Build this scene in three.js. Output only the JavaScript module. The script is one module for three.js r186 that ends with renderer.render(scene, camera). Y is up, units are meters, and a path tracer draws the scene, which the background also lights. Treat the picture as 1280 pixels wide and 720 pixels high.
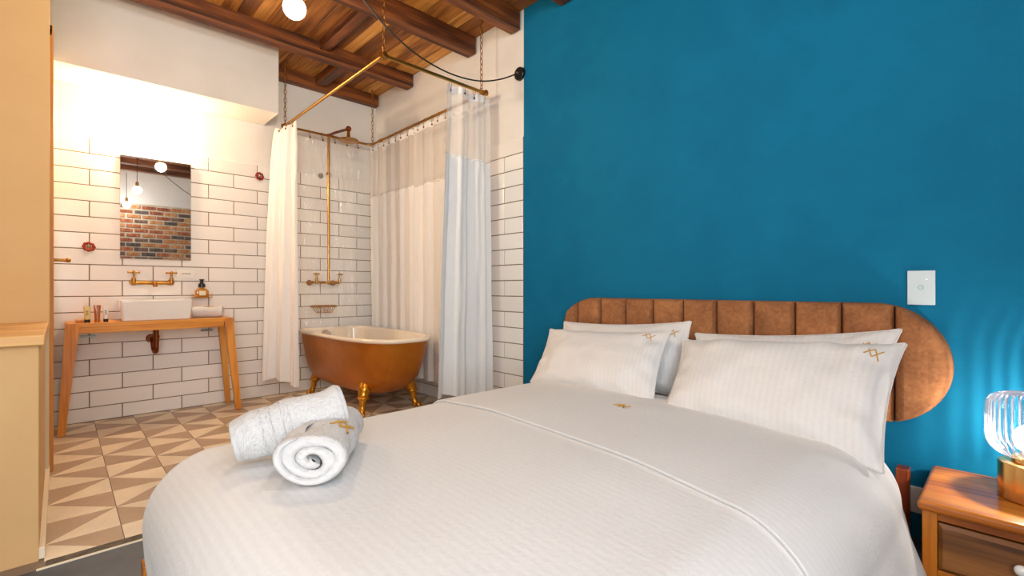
import * as THREE from 'three';
import { RoundedBoxGeometry } from 'three/addons/geometries/RoundedBoxGeometry.js';
import { mergeGeometries, mergeVertices, toCreasedNormals } from 'three/addons/utils/BufferGeometryUtils.js';
import { RectAreaLightUniformsLib } from 'three/addons/lights/RectAreaLightUniformsLib.js';

// ------------------------------------------------------------------ camera, sky, exposure
RectAreaLightUniformsLib.init();
const scene = new THREE.Scene();
const renderer = new THREE.WebGLRenderer({ antialias: true });
renderer.toneMapping = THREE.LinearToneMapping;
renderer.toneMappingExposure = 1.0;
renderer.shadowMap.enabled = true;
const camera = new THREE.PerspectiveCamera(2 * Math.atan(360 / 594) * 180 / Math.PI, 1280 / 720, 0.05, 60);
camera.position.set(-2.617, 1.05, 5.0);
{ const a = 46.4 * Math.PI / 180; camera.lookAt(-2.617 + Math.cos(a), 1.05, 5.0 - Math.sin(a)); }
scene.add(camera);
scene.background = new THREE.Color(0.62, 0.78, 1.0);
const SCONCE = new THREE.Color(1.0, 0.72, 0.45), BULB = new THREE.Color(1.0, 0.82, 0.56), BEDBULB = new THREE.Color(1.0, 1.0, 0.98), DAY = new THREE.Color(0.93, 0.97, 1.0), COOL = new THREE.Color(1.0, 0.90, 0.76);
const BATH_CD = 3.1, BED_CD = 2.0, SCONCE_CD = 2.9, LAMP_CD = 0.75, WINDOW_NIT = 9.0;
// daylight entering through the bedroom window (in the brick wall's plastered end, behind the viewer)
const WIN = { z: 6.15, y0: 0.5, y1: 2.75, x0: -4.15, x1: -2.4 };
{
  const day = new THREE.RectAreaLight(DAY, WINDOW_NIT, WIN.x1 - WIN.x0 - 0.16, WIN.y1 - WIN.y0 - 0.16);
  day.position.set((WIN.x0 + WIN.x1) / 2, (WIN.y0 + WIN.y1) / 2, WIN.z - 0.06);
  day.lookAt((WIN.x0 + WIN.x1) / 2, (WIN.y0 + WIN.y1) / 2, 0);
  scene.add(day);
}

// ------------------------------------------------------------------ helpers
let seed = 20240517;
const rnd = () => { seed |= 0; seed = seed + 0x6D2B79F5 | 0; let t = Math.imul(seed ^ seed >>> 15, 1 | seed); t = t + Math.imul(t ^ t >>> 7, 61 | t) ^ t; return ((t ^ t >>> 14) >>> 0) / 4294967296; };
const rr = (a, b) => a + (b - a) * rnd();
const lerp = (a, b, t) => a + (b - a) * t, clamp = (v, a, b) => Math.max(a, Math.min(b, v));
const smooth = (a, b, v) => { const t = clamp((v - a) / (b - a), 0, 1); return t * t * (3 - 2 * t); };
const V = (x, y, z) => new THREE.Vector3(x, y, z);
function hash(i, j, s) { let h = Math.imul(i, 374761393) ^ Math.imul(j, 668265263) ^ Math.imul(s, 2246822519); h = Math.imul(h ^ h >>> 13, 1274126177); return ((h ^ h >>> 16) >>> 0) / 4294967296; }
function vnoise(x, y, px, py, s) {      // value noise, period px, py
  const i = Math.floor(x), j = Math.floor(y); let u = x - i, v = y - j; u = u * u * (3 - 2 * u); v = v * v * (3 - 2 * v);
  const m = (a, p) => ((a % p) + p) % p;
  const i0 = m(i, px), i1 = m(i + 1, px), j0 = m(j, py), j1 = m(j + 1, py);
  return lerp(lerp(hash(i0, j0, s), hash(i1, j0, s), u), lerp(hash(i0, j1, s), hash(i1, j1, s), u), v);
}
function fbm(u, v, fx, fy, oct, s) { let a = 0, w = 0.5, n = 0; for (let k = 0; k < oct; k++) { a += w * vnoise(u * fx, v * fy, fx, fy, s + k); n += w; w *= 0.5; fx *= 2; fy *= 2; } return a / n; }
function noise3(x, y, s = 1) { return vnoise(x, y, 4096, 4096, s) * 2 - 1; }
function tex(size, fn, srgb = true, h = size) {
  const d = new Uint8Array(size * h * 4);
  for (let j = 0; j < h; j++) for (let i = 0; i < size; i++) {
    const c = fn(i / size, j / h), k = (j * size + i) * 4;
    d[k] = clamp(c[0], 0, 255); d[k + 1] = clamp(c[1], 0, 255); d[k + 2] = clamp(c[2], 0, 255); d[k + 3] = 255;
  }
  const t = new THREE.DataTexture(d, size, h); t.wrapS = t.wrapT = THREE.RepeatWrapping; t.magFilter = THREE.LinearFilter; t.minFilter = THREE.LinearFilter;
  if (srgb) t.colorSpace = THREE.SRGBColorSpace; t.needsUpdate = true; return t;
}
const rep = (t, x, y) => { const c = t.clone(); c.repeat.set(x, y); c.needsUpdate = true; return c; };
const grey = (f) => (u, v) => { const g = f(u, v) * 255; return [g, g, g]; };
const mix3 = (a, b, t) => [lerp(a[0], b[0], t), lerp(a[1], b[1], t), lerp(a[2], b[2], t)];

// ------------------------------------------------------------------ textures and materials
function woodTex(dark, mid, light, s, streak = 1, size = 512) {
  return tex(size, (u, v) => {
    const warp = fbm(u, v, 2, 3, 3, s) * 0.25;
    const ring = 0.5 + 0.5 * Math.sin((v + warp * 0.35) * Math.PI * 2 * 9 + fbm(u, v, 1, 4, 3, s + 9) * 9);
    const fine = fbm(u, v, 4, 96, 3, s + 20), med = fbm(u, v, 2, 14, 4, s + 40);
    let t = clamp(0.5 + streak * ((med - 0.5) * 1.3 + (fine - 0.5) * 0.7 + (ring - 0.5) * 0.22), 0, 1);
    return t < 0.5 ? mix3(dark, mid, t * 2) : mix3(mid, light, t * 2 - 1);
  });
}
const M = {};
const std = (o) => new THREE.MeshStandardMaterial(o), phy = (o) => new THREE.MeshPhysicalMaterial(o);
const tPlasterBump = tex(256, grey((u, v) => 0.5 * fbm(u, v, 6, 6, 3, 3) + 0.5 * fbm(u, v, 48, 48, 2, 5)), false);
const tMottle = (a, b, s, f = 5) => tex(256, (u, v) => mix3(a, b, clamp((fbm(u, v, f, f, 4, s) - 0.5) * 1.8 + 0.5, 0, 1)));
M.white = std({ map: tMottle([226, 221, 214], [234, 230, 224], 11), roughness: 0.85, bumpMap: tPlasterBump, bumpScale: 0.0012 });
M.blue = phy({ specularIntensity: 0.35, map: tMottle([5, 106, 145], [8, 112, 152], 12, 9), roughness: 0.8, bumpMap: rep(tPlasterBump, 1.5, 1.5), bumpScale: 0.0015 });
M.tan = std({ map: tMottle([212, 168, 112], [218, 175, 120], 13), roughness: 0.8, bumpMap: tPlasterBump, bumpScale: 0.001 });
M.cream = std({ map: tMottle([232, 216, 188], [238, 224, 198], 14), roughness: 0.75, bumpMap: tPlasterBump, bumpScale: 0.001 });
M.grout = std({ map: tMottle([118, 100, 84], [138, 118, 100], 15, 20), roughness: 0.95 });
M.floorGrout = std({ map: tMottle([128, 110, 92], [146, 126, 106], 16, 20), roughness: 0.95 });
M.tiles = ['#f3efea', '#efebe6', '#f2eee8', '#ece7e1'].map((c, i) => phy({ color: c, roughness: 0.2 + 0.03 * i, clearcoat: 0.4, clearcoatRoughness: 0.12, bumpMap: tPlasterBump, bumpScale: 0.0004 }));
const tCement = tex(512, (u, v) => { const t = 0.86 + 0.14 * fbm(u, v, 5, 5, 5, 31) + 0.04 * (fbm(u, v, 90, 90, 2, 37) - 0.5); return [255 * t, 253 * t, 250 * t]; });
M.cementTile = std({ map: tCement, vertexColors: true, roughness: 0.42 });
M.concrete = std({ map: tex(512, (u, v) => { const t = fbm(u, v, 4, 4, 6, 41), w = fbm(u, v, 40, 40, 2, 43); return mix3([52, 65, 78], [88, 100, 112], clamp((t - 0.5) * 2 + 0.5 + (w - 0.5) * 0.3, 0, 1)); }), roughness: 0.45 });
M.strip = std({ map: tMottle([78, 70, 60], [112, 100, 86], 44, 40), roughness: 0.75 });
M.beam = std({ map: woodTex([58, 28, 10], [100, 52, 20], [142, 82, 36], 51, 1.2), roughness: 0.55 });
M.planks = [[[112, 66, 22], [164, 104, 42], [196, 134, 60]], [[96, 54, 18], [140, 84, 32], [172, 112, 48]], [[132, 82, 30], [184, 124, 54], [210, 150, 72]], [[84, 46, 16], [122, 72, 28], [156, 98, 42]], [[160, 104, 44], [206, 146, 72], [228, 172, 94]]]
  .map((c, i) => std({ map: woodTex(...c, 60 + i * 7, 1.1, 256), roughness: 0.6 }));
M.oak = std({ map: woodTex([186, 112, 30], [222, 148, 52], [238, 172, 76], 101, 0.8), roughness: 0.42 });
M.ledge = std({ map: woodTex([186, 122, 58], [222, 164, 92], [236, 188, 120], 111, 0.9), roughness: 0.45 });
M.jamb = std({ map: woodTex([160, 92, 36], [206, 138, 66], [226, 164, 92], 121, 1), roughness: 0.45 });
M.teak = phy({ map: woodTex([124, 60, 10], [186, 104, 22], [216, 136, 36], 131, 0.9), roughness: 0.3, clearcoat: 0.25, clearcoatRoughness: 0.2 });
M.teakDark = phy({ map: woodTex([74, 42, 16], [118, 72, 30], [152, 98, 44], 141, 1.1), roughness: 0.38, clearcoat: 0.3, clearcoatRoughness: 0.3 });
M.mahogany = std({ map: woodTex([94, 34, 14], [146, 64, 28], [180, 92, 44], 151, 1), roughness: 0.4 });
M.suede = std({ map: tex(512, (u, v) => { const t = clamp(0.5 + (fbm(u, v, 5, 5, 4, 161) - 0.5) * 1.3 + (fbm(u, v, 60, 60, 3, 167) - 0.5) * 0.7, 0, 1); return mix3([124, 78, 46], [178, 120, 74], t); }), roughness: 0.88, bumpMap: tex(256, grey((u, v) => fbm(u, v, 64, 64, 3, 169)), false), bumpScale: 0.0008 });
// tone-on-tone satin stripe: stripes across u, one pair every 1/48 of the map
const stripe = (u) => smooth(-0.25, 0.25, Math.sin(u * 48 * Math.PI * 2));
const weave = (u, v) => fbm(u, v, 160, 160, 2, 171);
const tStripe = tex(1024, (u, v) => { const s = stripe(u), w = weave(u, v); const g = 220 + 3.4 * s + 5 * (w - 0.5); return [g, g - 0.5, g - 1]; }, true, 256);
const tStripeR = tex(1024, grey((u, v) => 0.72 + 0.24 * stripe(u)), false, 64);
const tWeaveBump = tex(512, grey((u, v) => 0.6 * weave(u, v) + 0.4 * fbm(u, v, 10, 10, 4, 177)), false);
M.linen = phy({ map: tStripe, roughness: 0.9, roughnessMap: tStripeR, bumpMap: tWeaveBump, bumpScale: 0.0012, sheen: 0.25, sheenRoughness: 0.5, sheenColor: new THREE.Color(1, 1, 1) });
M.sheet = std({ color: '#e6e4e1', roughness: 0.85, bumpMap: tWeaveBump, bumpScale: 0.001 });
M.thread = std({ color: '#c99a45', roughness: 0.5 });
M.towel = phy({ map: tex(256, (u, v) => { const g = 200 + 18 * fbm(u, v, 70, 70, 2, 181); return [g, g - 1, g - 2]; }), roughness: 1, bumpMap: tex(256, grey((u, v) => fbm(u, v, 80, 80, 2, 183)), false), bumpScale: 0.003, sheen: 0.15, sheenRoughness: 0.8 });
M.curtain = phy({ map: tex(256, (u, v) => { const g = 238 + 6 * fbm(u, v, 60, 60, 2, 191); return [g, g - 1, g - 3]; }), roughness: 0.95, transmission: 0.08, thickness: 0, side: THREE.DoubleSide });
M.sheer = phy({ color: '#f1ece6', roughness: 0.95, transparent: true, opacity: 0.5, side: THREE.DoubleSide });
M.vinyl = phy({ color: '#ffffff', roughness: 0.1, transmission: 1, thickness: 0, ior: 1.4, side: THREE.DoubleSide });
M.brass = std({ map: tMottle([176, 126, 54], [206, 156, 78], 201, 8), metalness: 1, roughness: 0.28 });
M.oldBrass = std({ map: tMottle([150, 104, 46], [190, 138, 66], 203, 10), metalness: 1, roughness: 0.34 });
M.lampBrass = std({ color: '#dcaa66', metalness: 1, roughness: 0.24 });
M.copper = std({ map: tMottle([104, 52, 24], [150, 84, 44], 205, 8), metalness: 0.9, roughness: 0.4 });
M.tubGold = phy({ map: tMottle([172, 100, 14], [190, 116, 22], 207, 6), metalness: 0.55, roughness: 0.38, clearcoat: 0.35, clearcoatRoughness: 0.2 });
M.footGold = std({ color: '#d79a34', metalness: 0.9, roughness: 0.26 });
M.enamel = phy({ color: '#f0e4d2', roughness: 0.16, clearcoat: 0.6, clearcoatRoughness: 0.08 });
M.ceramic = phy({ color: '#efece6', roughness: 0.14, clearcoat: 0.6, clearcoatRoughness: 0.06 });
M.chrome = std({ color: '#b9b4ac', metalness: 1, roughness: 0.2 });
M.steel = std({ color: '#9aa09a', metalness: 0.9, roughness: 0.4 });
M.mirror = std({ color: '#f2f2f2', metalness: 1, roughness: 0.01 });
M.mirrorEdge = std({ color: '#d9cfae', roughness: 0.3 });
M.black = std({ color: '#141211', roughness: 0.4 });
M.blackSoft = std({ color: '#17140f', roughness: 0.3 });
M.red = std({ map: tMottle([128, 18, 12], [164, 32, 20], 211, 8), roughness: 0.4, metalness: 0.2 });
M.plastic = phy({ color: '#f1efe9', roughness: 0.25, clearcoat: 0.3 });
M.socketDark = std({ color: '#2a2522', roughness: 0.6 });
M.glassPlate = phy({ color: '#cbdde4', roughness: 0.08, clearcoat: 1, clearcoatRoughness: 0.03 });
M.led = std({ color: '#ffffff', emissive: '#aebcff', emissiveIntensity: 1.2 });
M.ringPrint = std({ color: '#5fb0b0', roughness: 0.4 });
M.lampGlass = phy({ color: '#ffffff', roughness: 0.02, transmission: 1, thickness: 0, ior: 1.5, side: THREE.DoubleSide });
M.fluteGlass = phy({ color: '#cfd0d8', roughness: 0.12, transmission: 0.8, thickness: 0, ior: 1.5, side: THREE.DoubleSide });
M.pane = phy({ color: '#ffffff', roughness: 0, transmission: 1, thickness: 0, ior: 1.5 });
M.bulb = std({ color: '#fff4e2', emissive: new THREE.Color(1.0, 0.86, 0.66), emissiveIntensity: 9 });
M.lampBulb = std({ color: '#ffffff', emissive: new THREE.Color(1.0, 0.95, 0.88), emissiveIntensity: 7 });
M.sconceGlobe = std({ color: '#ffffff', emissive: new THREE.Color(1.0, 0.88, 0.70), emissiveIntensity: 8 });
M.cord = std({ color: '#171513', roughness: 0.7 });
M.mortar = std({ map: tMottle([188, 172, 150], [214, 200, 180], 221, 14), roughness: 0.95 });
M.bricks = [[[138, 72, 46], [196, 130, 92]], [[158, 92, 52], [206, 156, 108]], [[88, 70, 64], [146, 118, 102]], [[66, 60, 60], [122, 108, 100]], [[170, 108, 64], [214, 172, 124]], [[126, 66, 46], [178, 112, 82]]]
  .map((c, i) => std({ map: tMottle(c[0], c[1], 231 + i * 5, 20), roughness: 0.95 }));
M.soapGlass = phy({ color: '#f3cf72', roughness: 0.08, transmission: 0.85, thickness: 0 });
M.paperLabel = std({ color: '#e9dfc6', roughness: 0.7 });
M.yellowTube = std({ color: '#ead489', roughness: 0.35 });
M.amberTube = phy({ color: '#b5641a', roughness: 0.3, clearcoat: 0.3 });
M.whiteTube = std({ color: '#f2ede0', roughness: 0.35 });
M.inkTan = std({ color: '#a8894f', roughness: 0.6 });
M.inkDark = std({ color: '#8d8270', roughness: 0.6 });
M.soapBox = std({ color: '#dca266', roughness: 0.6 });

// ------------------------------------------------------------------ object helpers
const used = {};
function numbered(n) { if (!(n in used)) { used[n] = 0; return n; } used[n]++; return n + '_' + String(used[n]).padStart(3, '0'); }
function shade(o) { o.traverse((m) => { if (m.isMesh) { m.castShadow = true; m.receiveShadow = true; } }); }
function thing(name, label, category, p, group) {
  const g = new THREE.Group(); g.name = numbered(name); g.position.set(...p); g.userData = { label, category };
  if (group) g.userData.group = group; scene.add(g); return g;
}
// geometry is written in world metres; part() re-bases it onto its thing
function part(t, name, geo, mat, label, kind) {
  const m = new THREE.Mesh(geo, mat); m.name = name; m.castShadow = m.receiveShadow = true;
  const o = t.userData.origin || t.position; geo.translate(-o.x, -o.y, -o.z); m.userData.origin = o;
  if (label) m.userData.label = label; if (kind) m.userData.kind = kind; t.add(m); return m;
}
function solo(name, label, category, geo, mat, p, group) {
  geo.translate(-p[0], -p[1], -p[2]);
  const m = new THREE.Mesh(geo, mat); m.name = numbered(name); m.position.set(...p); m.userData = { label, category }; m.castShadow = m.receiveShadow = true;
  if (group) m.userData.group = group; scene.add(m); return m;
}
function struct(name, geo, mat, label, category = 'wall') {
  const m = new THREE.Mesh(geo, mat); m.name = name; m.userData = { kind: 'structure', label, category }; m.castShadow = m.receiveShadow = true; scene.add(m); return m;
}
function copy(t, p, label) { const c = t.clone(); c.name = numbered(t.name.replace(/_\d{3}$/, '')); c.position.set(...p); c.userData = { ...t.userData }; if (label) c.userData.label = label; scene.add(c); return c; }
function uvMetres(g, grain = 'x', scale = 1, off = [0, 0]) {
  if (g.index) g = g.toNonIndexed();
  const p = g.attributes.position, uv = new Float32Array(p.count * 2), a = V(), b = V(), c = V(), n = V(), ab = V();
  const gi = 'xyz'.indexOf(grain);
  for (let i = 0; i < p.count; i += 3) {
    a.fromBufferAttribute(p, i); b.fromBufferAttribute(p, i + 1); c.fromBufferAttribute(p, i + 2);
    n.crossVectors(ab.subVectors(b, a), c.clone().sub(a)); const q = [Math.abs(n.x), Math.abs(n.y), Math.abs(n.z)];
    let k = q.indexOf(Math.max(...q)); const ax = [0, 1, 2].filter((x) => x !== k);
    let U = ax[0], W = ax[1]; if (W === gi) { U = ax[1]; W = ax[0]; }
    [a, b, c].forEach((v, j) => { const e = v.toArray(); uv[(i + j) * 2] = e[U] * scale + off[0]; uv[(i + j) * 2 + 1] = e[W] * scale + off[1]; });
  }
  g.setAttribute('uv', new THREE.BufferAttribute(uv, 2)); return g;
}
function box(x0, x1, y0, y1, z0, z1, grain = 'x', r = 0, scale = 1) {
  const w = x1 - x0, h = y1 - y0, d = z1 - z0;
  let g = r > 0 ? new RoundedBoxGeometry(w, h, d, 2, Math.min(r, w / 2.01, h / 2.01, d / 2.01)) : new THREE.BoxGeometry(w, h, d);
  g.translate((x0 + x1) / 2, (y0 + y1) / 2, (z0 + z1) / 2);
  return uvMetres(g, grain, scale, [rnd(), rnd()]);
}
const strip = (g) => { if (g.index) g = g.toNonIndexed(); for (const k of Object.keys(g.attributes)) if (!['position', 'normal', 'uv'].includes(k)) g.deleteAttribute(k); if (!g.attributes.uv) g.setAttribute('uv', new THREE.BufferAttribute(new Float32Array(g.attributes.position.count * 2), 2)); if (!g.attributes.normal) g.computeVertexNormals(); return g; };
const merge = (...gs) => mergeGeometries(gs.flat().map(strip));
function cyl(a, b, r0, r1 = r0, n = 20, open = false) {   // a to b
  const A = V(...a), B = V(...b), L = A.distanceTo(B), g = new THREE.CylinderGeometry(r1, r0, L, n, 1, open);
  g.applyQuaternion(new THREE.Quaternion().setFromUnitVectors(V(0, 1, 0), B.clone().sub(A).normalize()));
  const m = A.add(B).multiplyScalar(0.5); g.translate(m.x, m.y, m.z); return g;
}
const ball = (c, r, sx = 1, sy = 1, sz = 1, n = 16) => { const g = new THREE.SphereGeometry(r, n, Math.max(8, n * 0.7 | 0)); g.scale(sx, sy, sz); g.translate(...c); return g; };
const tube = (pts, r, seg = 40, n = 8, closed = false) => new THREE.TubeGeometry(new THREE.CatmullRomCurve3(pts.map((p) => V(...p)), closed), seg, r, n, closed);
function taper(pts, radii, n = 12, seg = 24) {   // tube of varying radius, closed ends
  const c = new THREE.CatmullRomCurve3(pts.map((p) => V(...p))), rings = [], f = c.computeFrenetFrames(seg, false);
  for (let i = 0; i <= seg; i++) {
    const t = i / seg, p = c.getPoint(t), k = t * (radii.length - 1), a = Math.min(radii.length - 2, Math.floor(k)), r = lerp(radii[a], radii[a + 1], smooth(0, 1, k - a));
    const ring = []; for (let j = 0; j < n; j++) { const q = j / n * Math.PI * 2; ring.push(p.clone().addScaledVector(f.normals[i], Math.cos(q) * r).addScaledVector(f.binormals[i], Math.sin(q) * r)); }
    rings.push(ring);
  }
  return loft(rings, true, true);
}
function loft(rings, cap0 = false, cap1 = false) {     // closed rings of equal length
  const n = rings[0].length, pos = [], uv = [], idx = []; let vv = 0;
  rings.forEach((r, i) => { if (i) vv += r[0].distanceTo(rings[i - 1][0]); let uu = 0; for (let j = 0; j <= n; j++) { const p = r[j % n]; if (j) uu += p.distanceTo(r[j - 1]); pos.push(p.x, p.y, p.z); uv.push(uu, vv); } });
  for (let i = 0; i < rings.length - 1; i++) for (let j = 0; j < n; j++) { const a = i * (n + 1) + j, b = a + 1, c = a + n + 1, d = c + 1; idx.push(a, c, b, b, c, d); }
  const cap = (r, flip) => { const s = pos.length / 3, m = V(); r.forEach((p) => m.add(p)); m.divideScalar(n); pos.push(m.x, m.y, m.z); uv.push(0, 0); r.forEach((p) => { pos.push(p.x, p.y, p.z); uv.push(p.x - m.x, p.z - m.z); }); for (let j = 0; j < n; j++) { const a = s + 1 + j, b = s + 1 + (j + 1) % n; flip ? idx.push(s, b, a) : idx.push(s, a, b); } };
  if (cap0) cap(rings[0], false); if (cap1) cap(rings[rings.length - 1], true);
  const g = new THREE.BufferGeometry(); g.setAttribute('position', new THREE.Float32BufferAttribute(pos, 3)); g.setAttribute('uv', new THREE.Float32BufferAttribute(uv, 2)); g.setIndex(idx);
  g.computeVertexNormals();
  const N = g.attributes.normal;           // weld the seam normals
  rings.forEach((r, i) => { const a = i * (n + 1), b = a + n; const q = V(N.getX(a) + N.getX(b), N.getY(a) + N.getY(b), N.getZ(a) + N.getZ(b)).normalize(); N.setXYZ(a, q.x, q.y, q.z); N.setXYZ(b, q.x, q.y, q.z); });
  return g;
}
function rrect(cx, y, cz, w, d, r, n = 6) { const o = []; const q = [[1, 1], [-1, 1], [-1, -1], [1, -1]]; q.forEach(([sx, sz], k) => { for (let i = 0; i <= n; i++) { const a = (k + i / n) * Math.PI / 2; o.push(V(cx + sx * (w / 2 - r) + Math.cos(a) * r, y, cz + sz * (d / 2 - r) + Math.sin(a) * r)); } }); return o; }
function grid(nu, nv, f, uvf) {           // open sheet, f(u,v) -> Vector3
  const pos = [], uv = [], idx = [];
  for (let j = 0; j <= nv; j++) for (let i = 0; i <= nu; i++) { const p = f(i / nu, j / nv); pos.push(p.x, p.y, p.z); const t = uvf ? uvf(i / nu, j / nv) : [i / nu, j / nv]; uv.push(t[0], t[1]); }
  for (let j = 0; j < nv; j++) for (let i = 0; i < nu; i++) { const a = j * (nu + 1) + i, b = a + 1, c = a + nu + 1, d = c + 1; idx.push(a, c, b, b, c, d); }
  const g = new THREE.BufferGeometry(); g.setAttribute('position', new THREE.Float32BufferAttribute(pos, 3)); g.setAttribute('uv', new THREE.Float32BufferAttribute(uv, 2)); g.setIndex(idx); g.computeVertexNormals(); return g;
}
// slab with a chamfered front: back face on the local plane z = 0, front towards +z
function slab(w, h, d, c) {
  const x = w / 2, y = h / 2, B = [[-x, -y, 0], [x, -y, 0], [x, y, 0], [-x, y, 0]], S = B.map(([a, b]) => [a, b, d - c]), F = B.map(([a, b]) => [a - Math.sign(a) * c, b - Math.sign(b) * c, d]);
  const pos = []; const quad = (a, b, cc, dd) => pos.push(...a, ...b, ...cc, ...a, ...cc, ...dd);
  for (let i = 0; i < 4; i++) { const j = (i + 1) % 4; quad(B[i], B[j], S[j], S[i]); quad(S[i], S[j], F[j], F[i]); } quad(...F); quad(B[3], B[2], B[1], B[0]);
  const g = new THREE.BufferGeometry(); g.setAttribute('position', new THREE.Float32BufferAttribute(pos, 3)); g.computeVertexNormals(); return g;
}
function piece(parent, name, geo, mat, x, y, z, ry = 0, rx = 0) { const m = new THREE.Mesh(geo, mat); m.name = name; m.position.set(x, y, z); m.rotation.set(rx, ry, 0); m.castShadow = m.receiveShadow = true; parent.add(m); return m; }

// ================================================================== STRUCTURE
const FB = -0.005, CEIL = 3.22, ZB = 6.15, XL = -4.3, XB = -2.66;   // bedroom floor, ceiling, brick wall, bedroom left wall, bathroom left wall
const ROW = 0.1247, TL = 0.402, TOP = 2.107 + ROW;
// --- back wall of the bathroom
const wallBack = struct('wall_back', box(XB - 0.2, 0.2, -0.2, 3.5, -0.2, 0, 'x', 0, 0.7), M.white, 'white plaster back wall of the bathroom with glazed tiles below');
part(wallBack, 'grout', box(XB, 0, -0.01, TOP - 0.004, 0, 0.006), M.grout);
const wallRight = struct('wall_right', box(0, 0.2, -0.2, 3.5, -0.2, 2.387, 'z', 0, 0.7), M.white, 'white plaster side wall of the bathroom with glazed tiles below');
part(wallRight, 'grout', box(-0.006, 0, -0.01, TOP - 0.004, 0, 2.387), M.grout);
{
  const cache = {}, G = 0.0065;
  const slabFor = (w, h) => { const k = w.toFixed(3) + '_' + h.toFixed(3); return cache[k] || (cache[k] = uvMetres(slab(w - G, h - G, 0.011, 0.0018), 'x', 1.5)); };
  const rows = []; for (let k = 0; k < 18; k++) { const y1 = TOP - k * ROW, y0 = Math.max(0, y1 - ROW); if (y1 - y0 > 0.02) rows.push([y0, y1, k]); }
  for (const [y0, y1, k] of rows) {
    const seams = (first, lo, hi) => { const s = [lo]; for (let x = first - 20 * TL; x < hi - 0.015; x += TL) if (x > lo + 0.02) s.push(x); s.push(hi); return s; };
    const sb = seams(k % 2 ? -1.442 : -1.241, XB, 0);
    for (let i = 0; i < sb.length - 1; i++) piece(wallBack, 'wall_tile', slabFor(sb[i + 1] - sb[i], y1 - y0), M.tiles[rnd() * 4 | 0], (sb[i] + sb[i + 1]) / 2, (y0 + y1) / 2, rr(0, 0.0006));
    const sr = seams(k % 2 ? 2.172 : 1.971, 0, 2.387);
    for (let i = 0; i < sr.length - 1; i++) piece(wallRight, 'wall_tile', slabFor(sr[i + 1] - sr[i], y1 - y0), M.tiles[rnd() * 4 | 0], -rr(0, 0.0006), (y0 + y1) / 2, (sr[i] + sr[i + 1]) / 2, -Math.PI / 2);
  }
}
// --- blue bedroom wall, opposite brick wall, left walls
struct('wall_bedside', box(-0.002, 0.2, -0.2, 3.5, 2.387, ZB + 0.2, 'z', 0, 0.7), M.blue, 'teal blue painted wall behind the bed');
const rectPath = (P, a, b, c, d) => new P([[a, c], [b, c], [b, d], [a, d]].map((p) => new THREE.Vector2(...p)));
const wallBrick = struct('wall_opposite', (() => { const h = rectPath(THREE.Shape, XL - 0.2, 0.2, -0.2, 3.5); h.holes.push(rectPath(THREE.Path, WIN.x0, WIN.x1, WIN.y0, WIN.y1)); const g = new THREE.ExtrudeGeometry(h, { depth: 0.2, bevelEnabled: false }); g.translate(0, 0, ZB); return uvMetres(g, 'x', 0.7); })(), M.white, 'white wall with exposed old bricks in its lower part, seen in the mirror');
part(wallBrick, 'mortar', box(-2.26, 0, FB, 2.6, ZB - 0.008, ZB), M.mortar);
{
  const bw = 0.222, bh = 0.086, g = [0, 1, 2].map((i) => uvMetres(slab(bw - 0.018 - i * 0.007, bh - 0.024 - i * 0.003, 0.02, 0.007), 'x', 2, [i * 0.3, 0.1]));
  for (let r = 0; FB + (r + 1) * bh <= 2.62; r++) for (let c = -1; XL + c * bw < 0; c++) {
    const x = XL + (c + 0.5 + (r % 2) * 0.5) * bw, y = FB + (r + 0.5) * bh; if (x > -bw / 2 || x < -2.26 + bw / 2) continue;
    const k = rnd() * 3 | 0, m = rnd() * 6 | 0, dz = ZB - 0.004 - rr(0, 0.006);
    piece(wallBrick, 'brick', g[k], M.bricks[m], x + rr(-0.004, 0.004), y + rr(-0.003, 0.003), dz, Math.PI, rr(-0.02, 0.02));
  }
}
struct('wall_bedroom_left', box(XL - 0.2, XL, -0.2, 3.5, 1.5, ZB + 0.2, 'z', 0, 0.7), M.white, 'white bedroom wall behind the viewer');
{
  const f = (x0, x1, y0, y1) => box(x0, x1, y0, y1, ZB + 0.06, ZB + 0.14, 'x', 0.004), c = (WIN.x0 + WIN.x1) / 2;
  const w = struct('window_1', merge(f(WIN.x0, WIN.x1, WIN.y0, WIN.y0 + 0.07), f(WIN.x0, WIN.x1, WIN.y1 - 0.07, WIN.y1), f(WIN.x0, WIN.x0 + 0.07, WIN.y0, WIN.y1), f(WIN.x1 - 0.07, WIN.x1, WIN.y0, WIN.y1), f(c - 0.03, c + 0.03, WIN.y0, WIN.y1)), M.plastic, 'white framed bedroom window', 'window');
  for (const [a, b] of [[WIN.x0 + 0.05, c - 0.01], [c + 0.01, WIN.x1 - 0.05]]) part(w, 'pane', box(a, b, WIN.y0 + 0.05, WIN.y1 - 0.05, ZB + 0.1, ZB + 0.105), M.pane);
}
// partition beside the bathroom: deep low block with a wooden ledge, wall set back above it
struct('wall_low_block', box(XL - 0.2, -2.674, -0.2, 0.83, 1.4, 2.412, 'x', 0.004, 0.7), M.tan, 'tan painted low wall block under the wooden ledge');
struct('wall_partition', box(XL - 0.2, -2.655, 0.83, 3.5, 1.3, 1.5, 'x', 0.004, 0.7), M.tan, 'tan painted wall rising behind the wooden ledge');
struct('trim_1', box(XL, -2.657, 0.831, 0.872, 1.5, 2.45, 'x', 0.006, 1), M.ledge, 'thick pale wooden ledge board on the low tan wall', 'ledge');
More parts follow.
